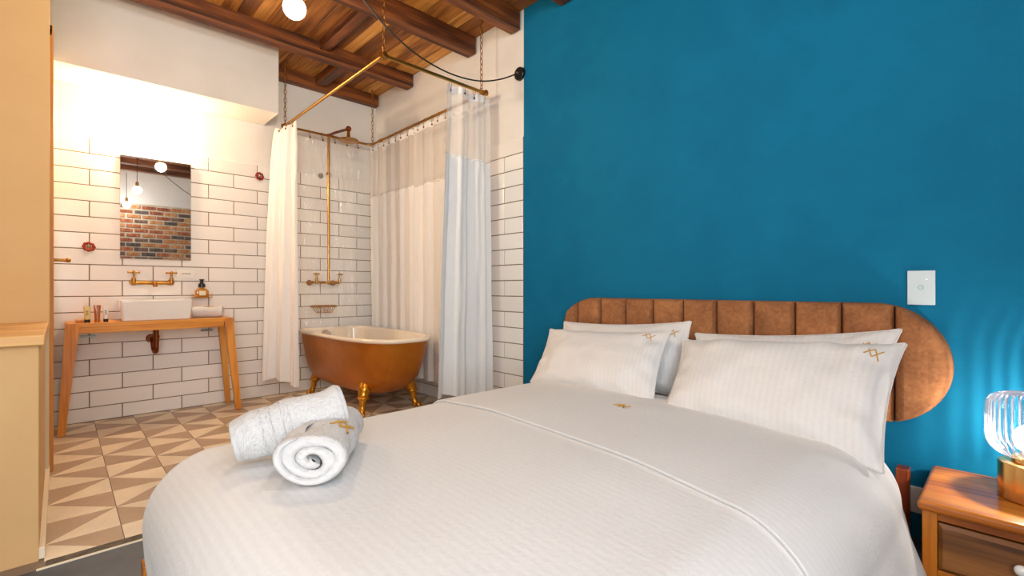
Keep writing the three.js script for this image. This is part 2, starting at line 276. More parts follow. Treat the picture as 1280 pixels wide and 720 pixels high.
// bathroom left wall with the door, seen almost edge-on
struct('wall_left', merge(box(XB - 0.15, XB, -0.2, 3.5, -0.2, 0.35, 'z'), box(XB - 0.15, XB, 2.55, 3.5, 0.35, 1.22, 'z'), box(XB - 0.15, XB, -0.2, 3.5, 1.22, 1.3, 'z')), M.cream, 'cream bathroom wall with the wooden door');
struct('baseboard_left', box(-2.68, -2.657, 0, 0.045, 1.24, 2.41, 'z', 0.003), M.cream, 'cream skirting along the low wall', 'baseboard');
{
  const d = struct('door_1', box(XB - 0.06, XB - 0.015, 0.012, 2.49, 0.40, 1.17, 'y', 0.004), M.jamb, 'orange brown wooden bathroom door seen edge-on', 'door');
  part(d, 'door_frame', merge(box(XB - 0.1, XB + 0.018, 0, 2.55, 1.165, 1.225, 'y', 0.004), box(XB - 0.1, XB + 0.014, 0, 2.55, 0.35, 0.405, 'y', 0.004), box(XB - 0.1, XB + 0.016, 2.49, 2.55, 0.35, 1.225, 'z', 0.004)), M.jamb);
  part(d, 'door_handle', merge(cyl([XB - 0.02, 1.225, 0.9], [XB + 0.005, 1.225, 0.9], 0.03), cyl([XB - 0.02, 1.225, 0.9], [XB + 0.085, 1.225, 0.9], 0.009), ball([XB + 0.083, 1.225, 0.9], 0.014), tube([[XB + 0.07, 1.225, 0.9], [XB + 0.075, 1.225, 0.86], [XB + 0.07, 1.225, 0.79]], 0.008, 12)), M.brass, 'polished brass lever handle');
}
// --- floors
struct('floor_bedroom', box(XL - 0.2, 0.1, FB - 0.2, FB, 2.40, ZB + 0.1, 'x', 0, 0.6), M.concrete, 'dark blue grey polished concrete bedroom floor', 'floor');
{
  const f = struct('floor', box(XB - 0.15, 0.1, -0.25, -0.004, -0.1, 2.488, 'x'), M.floorGrout, 'bathroom floor of patterned cement tiles', 'floor');
  const S = 0.2415, SX = 0.242, GAP = 0.0016;
  const LIGHT = new THREE.Color('#f8e9cf'), DARK = new THREE.Color('#c2a98f');
  const clip = (poly, z, keepAbove) => { const o = []; poly.forEach((p, i) => { const q = poly[(i + 1) % poly.length], a = keepAbove ? p[1] >= z : p[1] <= z, b = keepAbove ? q[1] >= z : q[1] <= z; if (a) o.push(p); if (a !== b) { const t = (z - p[1]) / (q[1] - p[1]); o.push([lerp(p[0], q[0], t), z]); } }); return o; };
  const made = {};
  for (let c = 0; c < 11; c++) for (let r = -4; r < 7; r++) {
    const x0 = -2.661 + c * SX, z0 = 0.83 + r * S; const odd = ((r % 2) + 2) % 2;     // r = -1 is the 'upper' row of the first pattern
    const type = (c % 2 ? 0 : 2) + (odd ? 0 : 1), lo = Math.max(0.012, z0 + GAP), hi = Math.min(2.435, z0 + S - GAP); if (hi - lo < 0.01) continue;
    const key = type + '_' + (lo - z0).toFixed(3) + '_' + (hi - z0).toFixed(3);
    if (!made[key]) {
      const L = GAP, R = SX - GAP, A = GAP, B = S - GAP, d = DARK, l = LIGHT;
      const T = [[[[L, A], [L, B], [R, B]], d, [[L, A], [R, B], [R, A]], l], [[[L, A], [L, B], [R, A]], l, [[L, B], [R, B], [R, A]], d], [[[L, A], [L, B], [R, A]], d, [[L, B], [R, B], [R, A]], l], [[[L, A], [L, B], [R, B]], l, [[L, A], [R, B], [R, A]], d]][type];
      const pos = [], col = [], uv = []; const put = (p, y, k) => { pos.push(p[0], y, p[1]); col.push(k.r, k.g, k.b); };
      for (const [poly, k] of [[T[0], T[1]], [T[2], T[3]]]) {
        let q = clip(clip(poly, lo - z0, true), hi - z0, false); if (q.length < 3) continue;
        let ar = 0; q.forEach((p, i) => { const n = q[(i + 1) % q.length]; ar += p[0] * n[1] - n[0] * p[1]; }); if (ar > 0) q = q.slice().reverse();
        for (let i = 1; i < q.length - 1; i++) { put(q[0], 0, k); put(q[i], 0, k); put(q[i + 1], 0, k); }
        q.forEach((p, i) => { const n = q[(i + 1) % q.length]; put(p, 0, k); put(p, -0.012, k); put(n, -0.012, k); put(p, 0, k); put(n, -0.012, k); put(n, 0, k); });
      }
      const g = new THREE.BufferGeometry(); g.setAttribute('position', new THREE.Float32BufferAttribute(pos, 3)); g.setAttribute('color', new THREE.Float32BufferAttribute(col, 3)); g.computeVertexNormals(); made[key] = g;
    }
    const v = made[key + '_' + (r * 11 + c) % 4] || (made[key + '_' + (r * 11 + c) % 4] = (() => { const col = made[key].attributes.color; const g = uvMetres(made[key].clone(), 'x', 1.2, [rnd(), rnd()]); g.setAttribute('color', col); return g; })());
    piece(f, 'floor_tile', v, M.cementTile, x0, rr(-0.0006, 0), z0);
  }
  struct('trim_2', box(XB + 0.005, 0, -0.02, 0.0005, 2.437, 2.487, 'x', 0.002), M.strip, 'dark grey strip along the edge of the tiled floor', 'threshold');
  struct('trim_3', box(XB - 0.02, 0, -0.06, 0.0005, 2.488, 2.498, 'x', 0.002), M.cream, 'cream nosing of the small step down to the bedroom', 'threshold');
}
// --- ceiling: boards, beams
{
  const c = struct('ceiling', box(XL - 0.2, 0.2, CEIL + 0.02, 3.5, -0.2, ZB + 0.2, 'x'), M.planks[3], 'wooden board ceiling on dark beams', 'ceiling');
  const cuts = [0, 0.75, 1.755, 2.83, 3.9, 5.0, ZB];
  for (let s = 0; s < cuts.length - 1; s++) {
    const L = cuts[s + 1] - cuts[s], variants = [0, 1].map(() => { const g = slab(0.104, L - 0.004, 0.022, 0.003); g.rotateX(Math.PI / 2); return uvMetres(g, 'z', 1, [rnd(), rnd()]); });
    for (let x = -0.055; x > XL; x -= 0.107) piece(c, 'ceiling_board', variants[rnd() * 2 | 0], M.planks[rnd() < 0.12 ? 4 : rnd() * 4 | 0], x, CEIL + 0.022 - rr(0, 0.004), (cuts[s] + cuts[s + 1]) / 2);
  }
  const zs = [[0, 0.085, 3.095], [0.688, 0.811, 3.095], [1.70, 1.815, 3.075], [2.252, 2.36, 3.062], [2.77, 2.887, 3.068], [3.31, 3.43, 3.07], [3.85, 3.97, 3.07], [4.39, 4.51, 3.07], [4.93, 5.05, 3.07], [5.47, 5.59, 3.07]];
  for (const [a, b, y] of zs) { const g = box(XL + 0.01, -0.012, y, CEIL + 0.02, a + 0.001, b, 'x', 0.008); const p = g.attributes.position; for (let i = 0; i < p.count; i++) if (p.getY(i) < y + 0.03) p.setY(i, p.getY(i) + 0.004 * noise3(p.getX(i) * 3, a * 10)); part(c, 'beam', g, M.beam); }
  part(c, 'beam', box(-0.96, -0.88, 3.15, CEIL + 0.01, 0.80, 1.71, 'z', 0.006), M.beam);
  part(c, 'beam', box(-0.72, -0.62, 3.13, CEIL + 0.01, 0.08, 0.69, 'z', 0.006), M.beam);
  struct('wall_soffit', box(XB, -1.18, 2.628, CEIL + 0.02, 0.002, 0.43, 'x', 0.004, 0.7), M.white, 'white boxed bulkhead over the wash stand', 'bulkhead');
}

// ================================================================== BED
const bed = thing('bed', 'double bed with a brown suede channelled headboard and wooden frame', 'bed', [-1.25, FB, 3.84]);
{
  // headboard: a stadium cut into upholstered channels
  const cy = 0.73, R = 0.257, za = 2.845, zb = 4.845, X0 = -0.012;
  const hw = (z) => { const e = z < za + R ? za + R - z : z > zb - R ? z - (zb - R) : 0; return Math.sqrt(Math.max(0, R * R - e * e)); };
  const seams = [za]; for (let i = 0; i < 10; i++) seams.push(2.982 + i * 0.1865); seams.push(zb);
  const hb = part(bed, 'headboard', (() => { const s = new THREE.Shape(); s.absarc(zb - R, cy, R - 0.012, -Math.PI / 2, Math.PI / 2); s.absarc(za + R, cy, R - 0.012, Math.PI / 2, 3 * Math.PI / 2); const g = new THREE.ExtrudeGeometry(s, { depth: 0.012, bevelEnabled: false, curveSegments: 24 }); g.rotateY(-Math.PI / 2); g.translate(X0, 0, 0); return uvMetres(g, 'y', 1.6); })(), M.suede);
  for (let i = 0; i < seams.length - 1; i++) {
    const a = seams[i], b = seams[i + 1], nz = 12, up = [], dn = [];
    for (let k = 0; k <= nz; k++) { let t = k / nz; if (i === 0) t = 1 - Math.cos(t * Math.PI / 2); if (i === seams.length - 2) t = Math.sin(t * Math.PI / 2); const z = lerp(a, b, t), h = hw(z); up.push([z, cy + h]); dn.push([z, cy - h]); }
    const pts = [...dn, ...up.reverse()].filter((p, k, A) => k === 0 || Math.hypot(p[0] - A[k - 1][0], p[1] - A[k - 1][1]) > 1e-4);
    // puffed cushion: rings shrinking towards the crown of the channel
    const cz = (a + b) / 2, mid = pts.reduce((s, p) => [s[0] + p[0] / pts.length, s[1] + p[1] / pts.length], [0, 0]);
    const wz = (b - a) / 2, rings = [];
    for (const [ins, x] of [[0.0025, -0.008], [0.0025, -0.05], [0.006, -0.066], [0.015, -0.081], [0.03, -0.09], [0.06, -0.095], [0.09, -0.096]])
      rings.push(pts.map(([z, y]) => { const dz = z - mid[0], f = Math.max(0, 1 - ins / wz), h = hw(mid[0]), fy = Math.max(0, 1 - ins * 0.75 / h); return V(X0 + x, mid[1] + (y - mid[1]) * fy, mid[0] + dz * f); }));
    let g = loft(rings, false, true); g = uvMetres(g, 'y', 1.6, [rnd(), rnd()]); g = toCreasedNormals(g, 1.0);
    part(hb, 'channel', g, M.suede);
  }
  part(bed, 'side_rail', box(-2.36, -0.09, 0.04, 0.19, 3.055, 3.085, 'x', 0.006), M.mahogany);
  part(bed, 'side_rail', box(-2.36, -0.09, 0.04, 0.19, 4.60, 4.63, 'x', 0.006), M.mahogany);
  part(bed, 'foot_rail', box(-2.385, -2.355, 0.04, 0.19, 3.05, 4.64, 'z', 0.006), M.teak);
  for (const z of [3.07, 4.62]) part(bed, 'leg', box(-2.425, -2.385, FB, 0.165, z - 0.03, z + 0.03, 'y', 0.008), M.teak);
  part(bed, 'post', box(-0.135, -0.075, FB, 0.315, 4.672, 4.715, 'y', 0.006), M.mahogany);
  part(bed, 'post', box(-0.135, -0.075, FB, 0.315, 2.965, 3.008, 'y', 0.006), M.mahogany);
  for (let i = 0; i < 9; i++) part(bed, 'slat', box(-2.3 + i * 0.25, -2.2 + i * 0.25, 0.12, 0.14, 3.085, 4.60, 'z', 0.003), M.ledge);
}
solo('mattress', 'white mattress on the wooden bed frame, under the duvet', 'mattress', box(-2.35, -0.14, 0.142, 0.485, 3.09, 4.60, 'x', 0.06), M.sheet, [-1.25, 0.142, 3.84]);
// duvet: rounded drape over mattress (u across the bed, v along it)
const DUV = { z0: 3.0, z1: 4.74, x0: -2.435, top: 0.508 };
function drape(px, pz, lift = 0) {       // unrolled position (metres) -> world
  const rf = 0.17, rn = 0.22, rt = 0.21;
  const za = DUV.z0 + rf, zb = DUV.z1 - rn, xa = DUV.x0 + rt;
  let ez = pz < za ? pz - za : pz > zb ? pz - zb : 0, ex = px < xa ? px - xa : 0;
  const rz = ez > 0 ? rn : rf; const L0 = Math.max(Math.abs(ez), Math.abs(ex)), len = Math.hypot(ez, ex); let k = len > 1e-6 ? L0 / len : 0; ez *= k; ex *= k;
  const l = L0, r = len > 1e-6 ? lerp(rt, rz, ez * ez / (ez * ez + ex * ex + 1e-9)) : rf; const a = Math.min(l / r, Math.PI / 2), out = (r + lift) * Math.sin(a), drop = r * (1 - Math.cos(a)) + Math.max(0, l - r * Math.PI / 2);
  const dz = L0 > 1e-6 ? ez / L0 : 0, dx = L0 > 1e-6 ? ex / L0 : 0;
  const bx = clamp(px, xa, 99), bz = clamp(pz, za, zb);
  let hang = Math.max(0, l - r * Math.PI / 2);
  const flare = dz > 0.5 ? 0.30 * hang + 0.015 * Math.sin(px * 17) * smooth(0, 0.2, hang) : -0.10 * hang + 0.006 * Math.sin(px * 13 + pz * 21) * smooth(0, 0.1, hang);
  const crown = 0.022 * smooth(0, 0.5, Math.min(bz - za, zb - bz) + 0.1) ;
  const puff = 0.005 * noise3(px * 2.2 + 40, pz * 2.2 + 7, 3) + 0.0025 * noise3(px * 6 + 9, pz * 3 + 3, 4);
  const wr = 0.004 * noise3(px * 9 + 5, pz * 1.2, 5) * smooth(0.05, 0.3, l);
  return V(bx + dx * (out + flare) + (dx ? wr : 0), DUV.top + crown + puff + lift * Math.cos(a) - drop, bz + dz * (out + flare) + (dz ? wr : 0));
}
const foldX = (z) => -1.30 - 0.15 * Math.pow(clamp((z - 3.2) / 1.5, 0, 1.4), 1.7);
{
  const duvet = thing('duvet', 'white satin striped duvet covering the bed, turned back below the pillows', 'duvet', [-1.4, 0.5, 3.84]);
  const pu = (v) => lerp(DUV.x0 + 0.21 - 0.45, -0.50, v), pz = (u) => lerp(3.17 - 0.42, 4.52 + 0.64, u);
  part(duvet, 'cover', grid(150, 150, (u, v) => drape(pu(v), pz(u)), (u, v) => [pu(v) * 0.9, pz(u) * 0.9]), M.linen);
  // turned-back layer with a rounded front lip
  const f0 = 0.0, N = 70; const q = (v, z) => { const x = foldX(z); return v; };
  part(duvet, 'turned_back_layer', grid(150, 80, (u, v) => {
    const z = lerp(3.17 - 0.37, 4.52 + 0.62, u), fx = foldX(clamp(z, 3.0, 5.0));
    if (v < 0.1) { const a = v / 0.1 * Math.PI / 2, c = drape(fx, z, 0.0005); const t = drape(fx, z, 0.013); return c.lerp(t, Math.sin(a)).add(V(0.004 - 0.013 * Math.sin(a) + 0.009 * (1 - Math.cos(a)), 0, 0)); }
    const x = lerp(fx, -0.52, (v - 0.1) / 0.9); return drape(x, z, 0.013 + 0.003 * noise3(x * 5, z * 2, 8) - 0.012 * smooth(-0.62, -0.52, x));
  }, (u, v) => { const z = lerp(2.79, 5.14, u); return [lerp(foldX(z), -0.52, v) * 0.9, z * 0.9]; }), M.linen);
  part(duvet, 'emblem', emblem((a, b) => { const p = drape(-0.885 + b * 0.05, 3.855 + a * 0.06, 0.017); return p.add(V(0, 0.001, 0)); }, 0.0026), M.thread, 'gold embroidered crossed emblem');
}
function emblem(f, r) {      // two crossing angled strokes
  const A = [[-0.55, -0.12], [0.05, 0.42], [0.42, -0.42]], B = [[-0.32, 0.3], [-0.05, -0.22], [0.58, 0.38]];
  const out = []; for (const P of [A, B]) for (let i = 0; i < 2; i++) { const pts = []; for (let k = 0; k <= 4; k++) { const p = f(lerp(P[i][0], P[i + 1][0], k / 4), lerp(P[i][1], P[i + 1][1], k / 4)); pts.push([p.x, p.y, p.z]); } out.push(tube(pts, r, 8, 6)); }
  return merge(out);
}
// pillows
function pillow(label, bl, br, tl, tr, thick, s, mark) {
  const BL = V(...bl), BR = V(...br), TL = V(...tl), TR = V(...tr);
  const c = BL.clone().add(BR).add(TL).add(TR).multiplyScalar(0.25);
  const U = BR.clone().sub(BL).normalize(), W = TL.clone().sub(BL), N = V().crossVectors(U, W).normalize(); if (N.x > 0) N.negate();
  const at = (u, v, side) => {       // u,v in -1..1
    const e = 0.055, uu = u * (1 - e * (1 - v * v) * Math.pow(Math.abs(u), 2)), vv = v * (1 - e * 2.0 * (1 - u * u) * Math.pow(Math.abs(v), 2));
    const p = BL.clone().lerp(BR, (uu + 1) / 2).lerp(TL.clone().lerp(TR, (uu + 1) / 2), (vv + 1) / 2);
    const prof = Math.pow(Math.max(0, (1 - Math.pow(Math.abs(u), 3.2)) * (1 - Math.pow(Math.abs(v), 2.8))), 0.62);
    const wr = 0.010 * noise3(u * 2.2 + s * 7, v * 2.2 + 3, s) + 0.007 * noise3(u * 7 + s, v * 3 + 11, s + 1) * (0.4 + Math.abs(u)) + 0.006 * Math.sin(Math.atan2(v, u) * 14 + s) * smooth(0.75, 1.1, Math.hypot(u, v)) ;
    const sag = 0.10 * (0.3 - v) * 0.5;
    return p.addScaledVector(N, side * (thick / 2 * prof * (1 + sag) + wr * Math.min(1, prof * 2)));
  };
  const t = thing('pillow', label, 'pillow', [c.x, BL.y, c.z], 'pillows against the headboard');
  const uvf = (u, v) => [u * BL.distanceTo(BR) * 0.9, v * W.length() * 0.9];
  const n = 56;
  part(t, 'pillow_case', merge(grid(n, n, (u, v) => at(u * 2 - 1, v * 2 - 1, 1), uvf), grid(n, n, (u, v) => at(1 - u * 2, v * 2 - 1, -1), uvf)), M.linen);
  part(t, 'edge_seam', tube(Array.from({ length: 80 }, (_, i) => { const q = i / 80 * 4, k = Math.floor(q), f = (q - k) * 2 - 1; const p = at(...[[f, -1], [1, f], [-f, 1], [-1, -f]][k], 1); return [p.x, p.y, p.z]; }), 0.0035, 240, 6, true), M.linen);
  if (mark) part(t, 'emblem', emblem((a, b) => at(mark[0] + a * mark[2], mark[1] + b * mark[2] * 2.1, 1).addScaledVector(N, 0.0015), 0.0022), M.thread, 'gold embroidered crossed emblem');
}
pillow('white pillow leaning behind another on the side of the bed by the bathtub', [-0.37, 0.50, 3.00], [-0.39, 0.50, 3.92], [-0.185, 0.825, 2.95], [-0.19, 0.872, 3.83], 0.13, 1, [0.82, 0.60, 0.12]);
pillow('white pillow in front on the side of the bed by the bathtub', [-0.60, 0.495, 3.04], [-0.665, 0.505, 3.88], [-0.33, 0.785, 2.955], [-0.33, 0.828, 3.79], 0.17, 2, [0.78, 0.70, 0.12]);
pillow('white pillow leaning behind another on the side of the bed by the nightstand', [-0.38, 0.50, 3.94], [-0.38, 0.50, 4.66], [-0.185, 0.81, 3.85], [-0.19, 0.885, 4.70], 0.12, 3, [0.80, 0.56, 0.12]);
pillow('large white pillow in front on the side of the bed by the nightstand', [-0.68, 0.50, 3.93], [-0.72, 0.46, 4.72], [-0.34, 0.79, 3.86], [-0.36, 0.845, 4.735], 0.20, 4, [0.83, 0.63, 0.115]);
// rolled towels
function roll(A, B, r0, r1, band, turns, squash, twist, rough = 0.004, bands = [], N = 60) {
  // spiral cross section swept from A to B
  const a = V(...A), b = V(...B), ax = b.clone().sub(a), L = ax.length(); ax.normalize();
  const side = V().crossVectors(V(0, 1, 0), ax).normalize(), up = V().crossVectors(ax, side).normalize();
  const S = 90, outer = [], inner = [], rin = 0.012;
  for (let i = 0; i <= S; i++) { const t = i / S, ang = twist + t * turns * Math.PI * 2, r = rin + (1 - rin) * t; outer.push([ang, t, 1]); }
  const ringAt = (k) => {
    let R = lerp(r0, r1, k); const pts = []; for (const b of bands) R += 0.0032 * Math.exp(-Math.pow((k - b) / 0.009, 2));
    const ro = (q) => q < 1 ? R - 0.5 * band * q * q : R - band * (q - 0.5), th = (q) => q < 1 ? band * (q + 0.5 - 0.5 * q * q) : band; const rc = (t) => { const q = (1 - t) * turns; return Math.max(0.004, ro(q) - th(q) / 2); };
    const put = (t, s) => { const ang = twist + t * turns * Math.PI * 2; const w = 1 + 0.05 * Math.sin(ang * 2 + 1) + 0.04 * Math.sin(ang * 3 + k * 2); const end = Math.sqrt(Math.max(0, 1 - Math.pow(Math.max(0, Math.abs(t - 0.5) * 2 - 0.94) / 0.06, 2))); const r = (rc(t) + s * th((1 - t) * turns) / 2 * 0.95 * Math.max(0.05, end)) * w; pts.push([Math.cos(ang) * r, Math.sin(ang) * r * squash]); };
    for (let i = 0; i <= S; i++) put(i / S, 1); for (let i = S; i >= 0; i--) put(i / S, -1); return pts;
  };
  const rings = [];
  for (let i = 0; i <= N; i++) {
    const k = i / N, P = ringAt(k), e = Math.min(k, 1 - k) * L, sh = e < 0.012 ? Math.sqrt(1 - Math.pow(1 - e / 0.012, 2)) : 1;
    rings.push(P.map(([x, y], j) => { const ns = rough * noise3(j * 0.09 + 3, k * 6 + r0 * 100, 9); return a.clone().addScaledVector(ax, k * L + (i === 0 || i === N ? 0.004 * noise3(j * 0.13, 2, 7) : 0)).addScaledVector(side, x * (0.97 + 0.03 * sh) + ns).addScaledVector(up, y * (0.97 + 0.03 * sh) + ns); }));
  }
  roll.surface = (k, phi, lift) => { const R = lerp(r0, r1, k), full = twist + turns * Math.PI * 2; let q = ((full - phi) / (Math.PI * 2)) % 1; if (q < 0) q += 1; const ang = full - q * Math.PI * 2, w = 1 + 0.05 * Math.sin(ang * 2 + 1) + 0.04 * Math.sin(ang * 3 + k * 2), r = (R - 0.5 * band * q * q) * w + lift; return a.clone().addScaledVector(ax, k * L).addScaledVector(side, Math.cos(ang) * r).addScaledVector(up, Math.sin(ang) * r * squash); };
  let g = loft(rings);
  // end faces: fill between the two sides of the spiral band, slightly puffed
  const ends = [];
  for (const [i, s] of [[0, -1], [N, 1]]) { const R = rings[i], n = R.length, H = n / 2, pos = [], idx = [], uv = []; for (let j = 0; j < H; j++) { const p = R[j], q = R[n - 1 - j]; for (let m = 0; m <= 6; m++) { const t = m / 6, w = p.clone().lerp(q, t).addScaledVector(ax, s * 0.011 * Math.sqrt(Math.max(0, 1 - Math.pow(2 * t - 1, 2)))); pos.push(w.x, w.y, w.z); uv.push(j * 0.012, t * 0.05); } } for (let j = 0; j < H - 1; j++) for (let m = 0; m < 6; m++) { const A0 = j * 7 + m, B0 = A0 + 1, C0 = A0 + 7, D0 = C0 + 1; s < 0 ? idx.push(A0, C0, B0, B0, C0, D0) : idx.push(A0, B0, C0, B0, D0, C0); } const e = new THREE.BufferGeometry(); e.setAttribute('position', new THREE.Float32BufferAttribute(pos, 3)); e.setAttribute('uv', new THREE.Float32BufferAttribute(uv, 2)); e.setIndex(idx); e.computeVertexNormals(); ends.push(e); }
  const u = g.attributes.uv; for (let i = 0; i < u.count; i++) u.setXY(i, u.getX(i) * 3, u.getY(i) * 3);
  return merge(g, ends);
}
{
  const t1 = thing('rolled_towel', 'white terry towel roll lying on the duvet with its coiled end showing, under another roll', 'towel', [-2.06, 0.53, 3.58], 'towels on the bed');
  part(t1, 'roll', roll([-2.142, 0.603, 3.745], [-1.925, 0.598, 3.43], 0.094, 0.084, 0.033, 2.62, 0.80, -2.75, 0.006), M.towel);
  part(t1, 'emblem', emblem((a, b) => roll.surface(0.36 + b * 0.26, 2.25 + a * 0.75, 0.003), 0.0032), M.thread, 'gold embroidered crossed emblem');
  const t2 = thing('rolled_towel', 'white terry towel roll leaning across the other roll on the duvet', 'towel', [-2.12, 0.53, 3.46], 'towels on the bed');
  part(t2, 'roll', roll([-2.238, 0.605, 3.44], [-1.962, 0.672, 3.515], 0.080, 0.080, 0.028, 2.3, 0.94, 2.4, 0.007, [0.24, 0.275, 0.31, 0.44, 0.475]), M.towel);
}

// ================================================================== NIGHTSTAND, LAMP, SWITCH, OUTLET
{
  const n = thing('nightstand', 'varnished wooden nightstand with a rounded top and one drawer', 'nightstand', [-0.26, FB, 5.03]);
  const z0 = 4.79, z1 = 5.28, x0 = -0.485, x1 = -0.03, Y = 0.33;
  part(n, 'top', box(x0 - 0.02, x1, Y - 0.034, Y, z0 - 0.012, z1 + 0.012, 'z', 0.014), M.teak);
  part(n, 'side_panel', box(x0 + 0.012, x1, 0.02, Y - 0.034, z0, z0 + 0.022, 'y', 0.003), M.teak);
  part(n, 'side_panel', box(x0 + 0.012, x1, 0.02, Y - 0.034, z1 - 0.022, z1, 'y', 0.003), M.teak);
  part(n, 'back_panel', box(x1 - 0.01, x1 - 0.002, 0.02, Y - 0.034, z0 + 0.022, z1 - 0.022, 'z'), M.teakDark);
  part(n, 'front_frame', merge(box(x0, x0 + 0.02, 0.02, Y - 0.034, z0, z0 + 0.04, 'y', 0.004), box(x0, x0 + 0.02, 0.02, Y - 0.034, z1 - 0.04, z1, 'y', 0.004), box(x0 + 0.001, x0 + 0.02, Y - 0.06, Y - 0.034, z0 + 0.04, z1 - 0.04, 'z', 0.002), box(x0 + 0.001, x0 + 0.02, 0.02, 0.105, z0 + 0.04, z1 - 0.04, 'z', 0.002)), M.teak);
  const d = part(n, 'drawer', (() => { const g = slab(z1 - z0 - 0.084, 0.155, 0.026, 0.012); g.rotateY(-Math.PI / 2); g.translate(x0 + 0.012, 0.1875, (z0 + z1) / 2); return uvMetres(g, 'z'); })(), M.teakDark);
  part(d, 'knob', merge(ball([x0 - 0.034, 0.197, 5.022], 0.017, 0.75, 1, 1), cyl([x0 - 0.01, 0.197, 5.022], [x0 - 0.03, 0.197, 5.022], 0.007)), M.ceramic, 'white porcelain knob');
  for (const [x, z] of [[x0 + 0.03, z0 + 0.03], [x0 + 0.03, z1 - 0.03], [x1 - 0.03, z0 + 0.03], [x1 - 0.03, z1 - 0.03]]) part(n, 'leg', box(x - 0.022, x + 0.022, FB, 0.02, z - 0.022, z + 0.022, 'y', 0.005), M.teak);
}
{
  const cx = -0.23, cz = 5.052, y0 = 0.33;
  const l = thing('table_lamp', 'table lamp with a fluted clear glass shade on a brass drum base', 'lamp', [cx, y0, cz]);
  const lat = (pts, n = 48) => { const g = new THREE.LatheGeometry(pts.map((p) => new THREE.Vector2(...p)), n); g.translate(cx, y0, cz); return g; };
  const R = 0.086;
  part(l, 'base', lat([[0, 0.001], [R - 0.002, 0.001], [R, 0.004], [R, 0.121], [R - 0.003, 0.125], [0.05, 0.126], [0, 0.126]], 64), M.lampBrass);
  part(l, 'neck', lat([[0.052, 0.125], [0.052, 0.142], [0.047, 0.146], [0, 0.146]]), M.lampBrass);
  // fluted shade
  const prof = [[0.058, 0.142], [0.085, 0.152], [0.104, 0.172], [0.112, 0.195], [0.114, 0.23], [0.114, 0.30], [0.111, 0.325], [0.100, 0.344], [0.08, 0.354], [0.05, 0.358], [0.012, 0.359]];
  const c = new THREE.CatmullRomCurve3(prof.map(([r, y]) => V(r, y, 0))); const F = 34;
  const shadeG = grid(F * 8, 40, (u, v) => { const p = c.getPoint(v), a = u * Math.PI * 2 + 0.35 * smooth(0.6, 1, v), r = p.x * (1 + 0.045 * Math.cos(a * F)); return V(cx + Math.cos(a) * r, y0 + p.y, cz + Math.sin(a) * r); });
  const sh = part(l, 'shade', shadeG, M.lampGlass);
  for (let k = 0; k < F; k++) { const pts = []; for (let j = 1; j <= 10; j++) { const v = j / 10.5, p = c.getPoint(v), a = (k + 0.5) / F * Math.PI * 2 + 0.35 * smooth(0.6, 1, v); pts.push([cx + Math.cos(a) * p.x * 0.965, y0 + p.y, cz + Math.sin(a) * p.x * 0.965]); } part(sh, 'flute', tube(pts, 0.0032, 24, 6), M.fluteGlass); }
  part(l, 'socket', cyl([cx, y0 + 0.146, cz], [cx, y0 + 0.175, cz], 0.017), M.lampBrass);
  part(l, 'bulb', ball([cx, y0 + 0.205, cz], 0.05, 1, 1.0, 1, 24), M.lampBulb);
  const p = new THREE.PointLight(COOL, LAMP_CD); p.position.set(cx, y0 + 0.205, cz); p.castShadow = true; p.shadow.radius = 0.5; scene.add(p);
}
{
  const s = thing('light_switch', 'white glass touch switch plate on the blue wall above the headboard', 'switch', [-0.002, 1.05, 4.74]);
  part(s, 'plate', box(-0.013, -0.002, 0.979, 1.123, 4.696, 4.786, 'y', 0.003), M.glassPlate);
  const ring = new THREE.TorusGeometry(0.0085, 0.0009, 6, 32); ring.rotateY(Math.PI / 2); ring.translate(-0.0134, 1.052, 4.74); part(s, 'touch_ring', ring, M.ringPrint, 'small turquoise touch ring');
  part(s, 'indicator_light', ball([-0.0134, 1.086, 4.759], 0.0024), M.led, 'tiny bluish indicator light');
  const o = thing('wall_outlet', 'white wall outlet on the blue wall between bed and nightstand', 'outlet', [-0.002, 0.16, 4.745]);
  const pl = part(o, 'plate', box(-0.012, -0.002, 0.105, 0.215, 4.70, 4.825, 'z', 0.004), M.plastic);
  part(pl, 'socket_face', box(-0.0135, -0.011, 0.135, 0.185, 4.722, 4.80, 'z', 0.003), M.plastic);
  for (const z of [4.735, 4.75, 4.775, 4.79]) part(o, 'slot', box(-0.0142, -0.0125, 0.153, 0.165, z - 0.002, z + 0.002), M.socketDark);
}

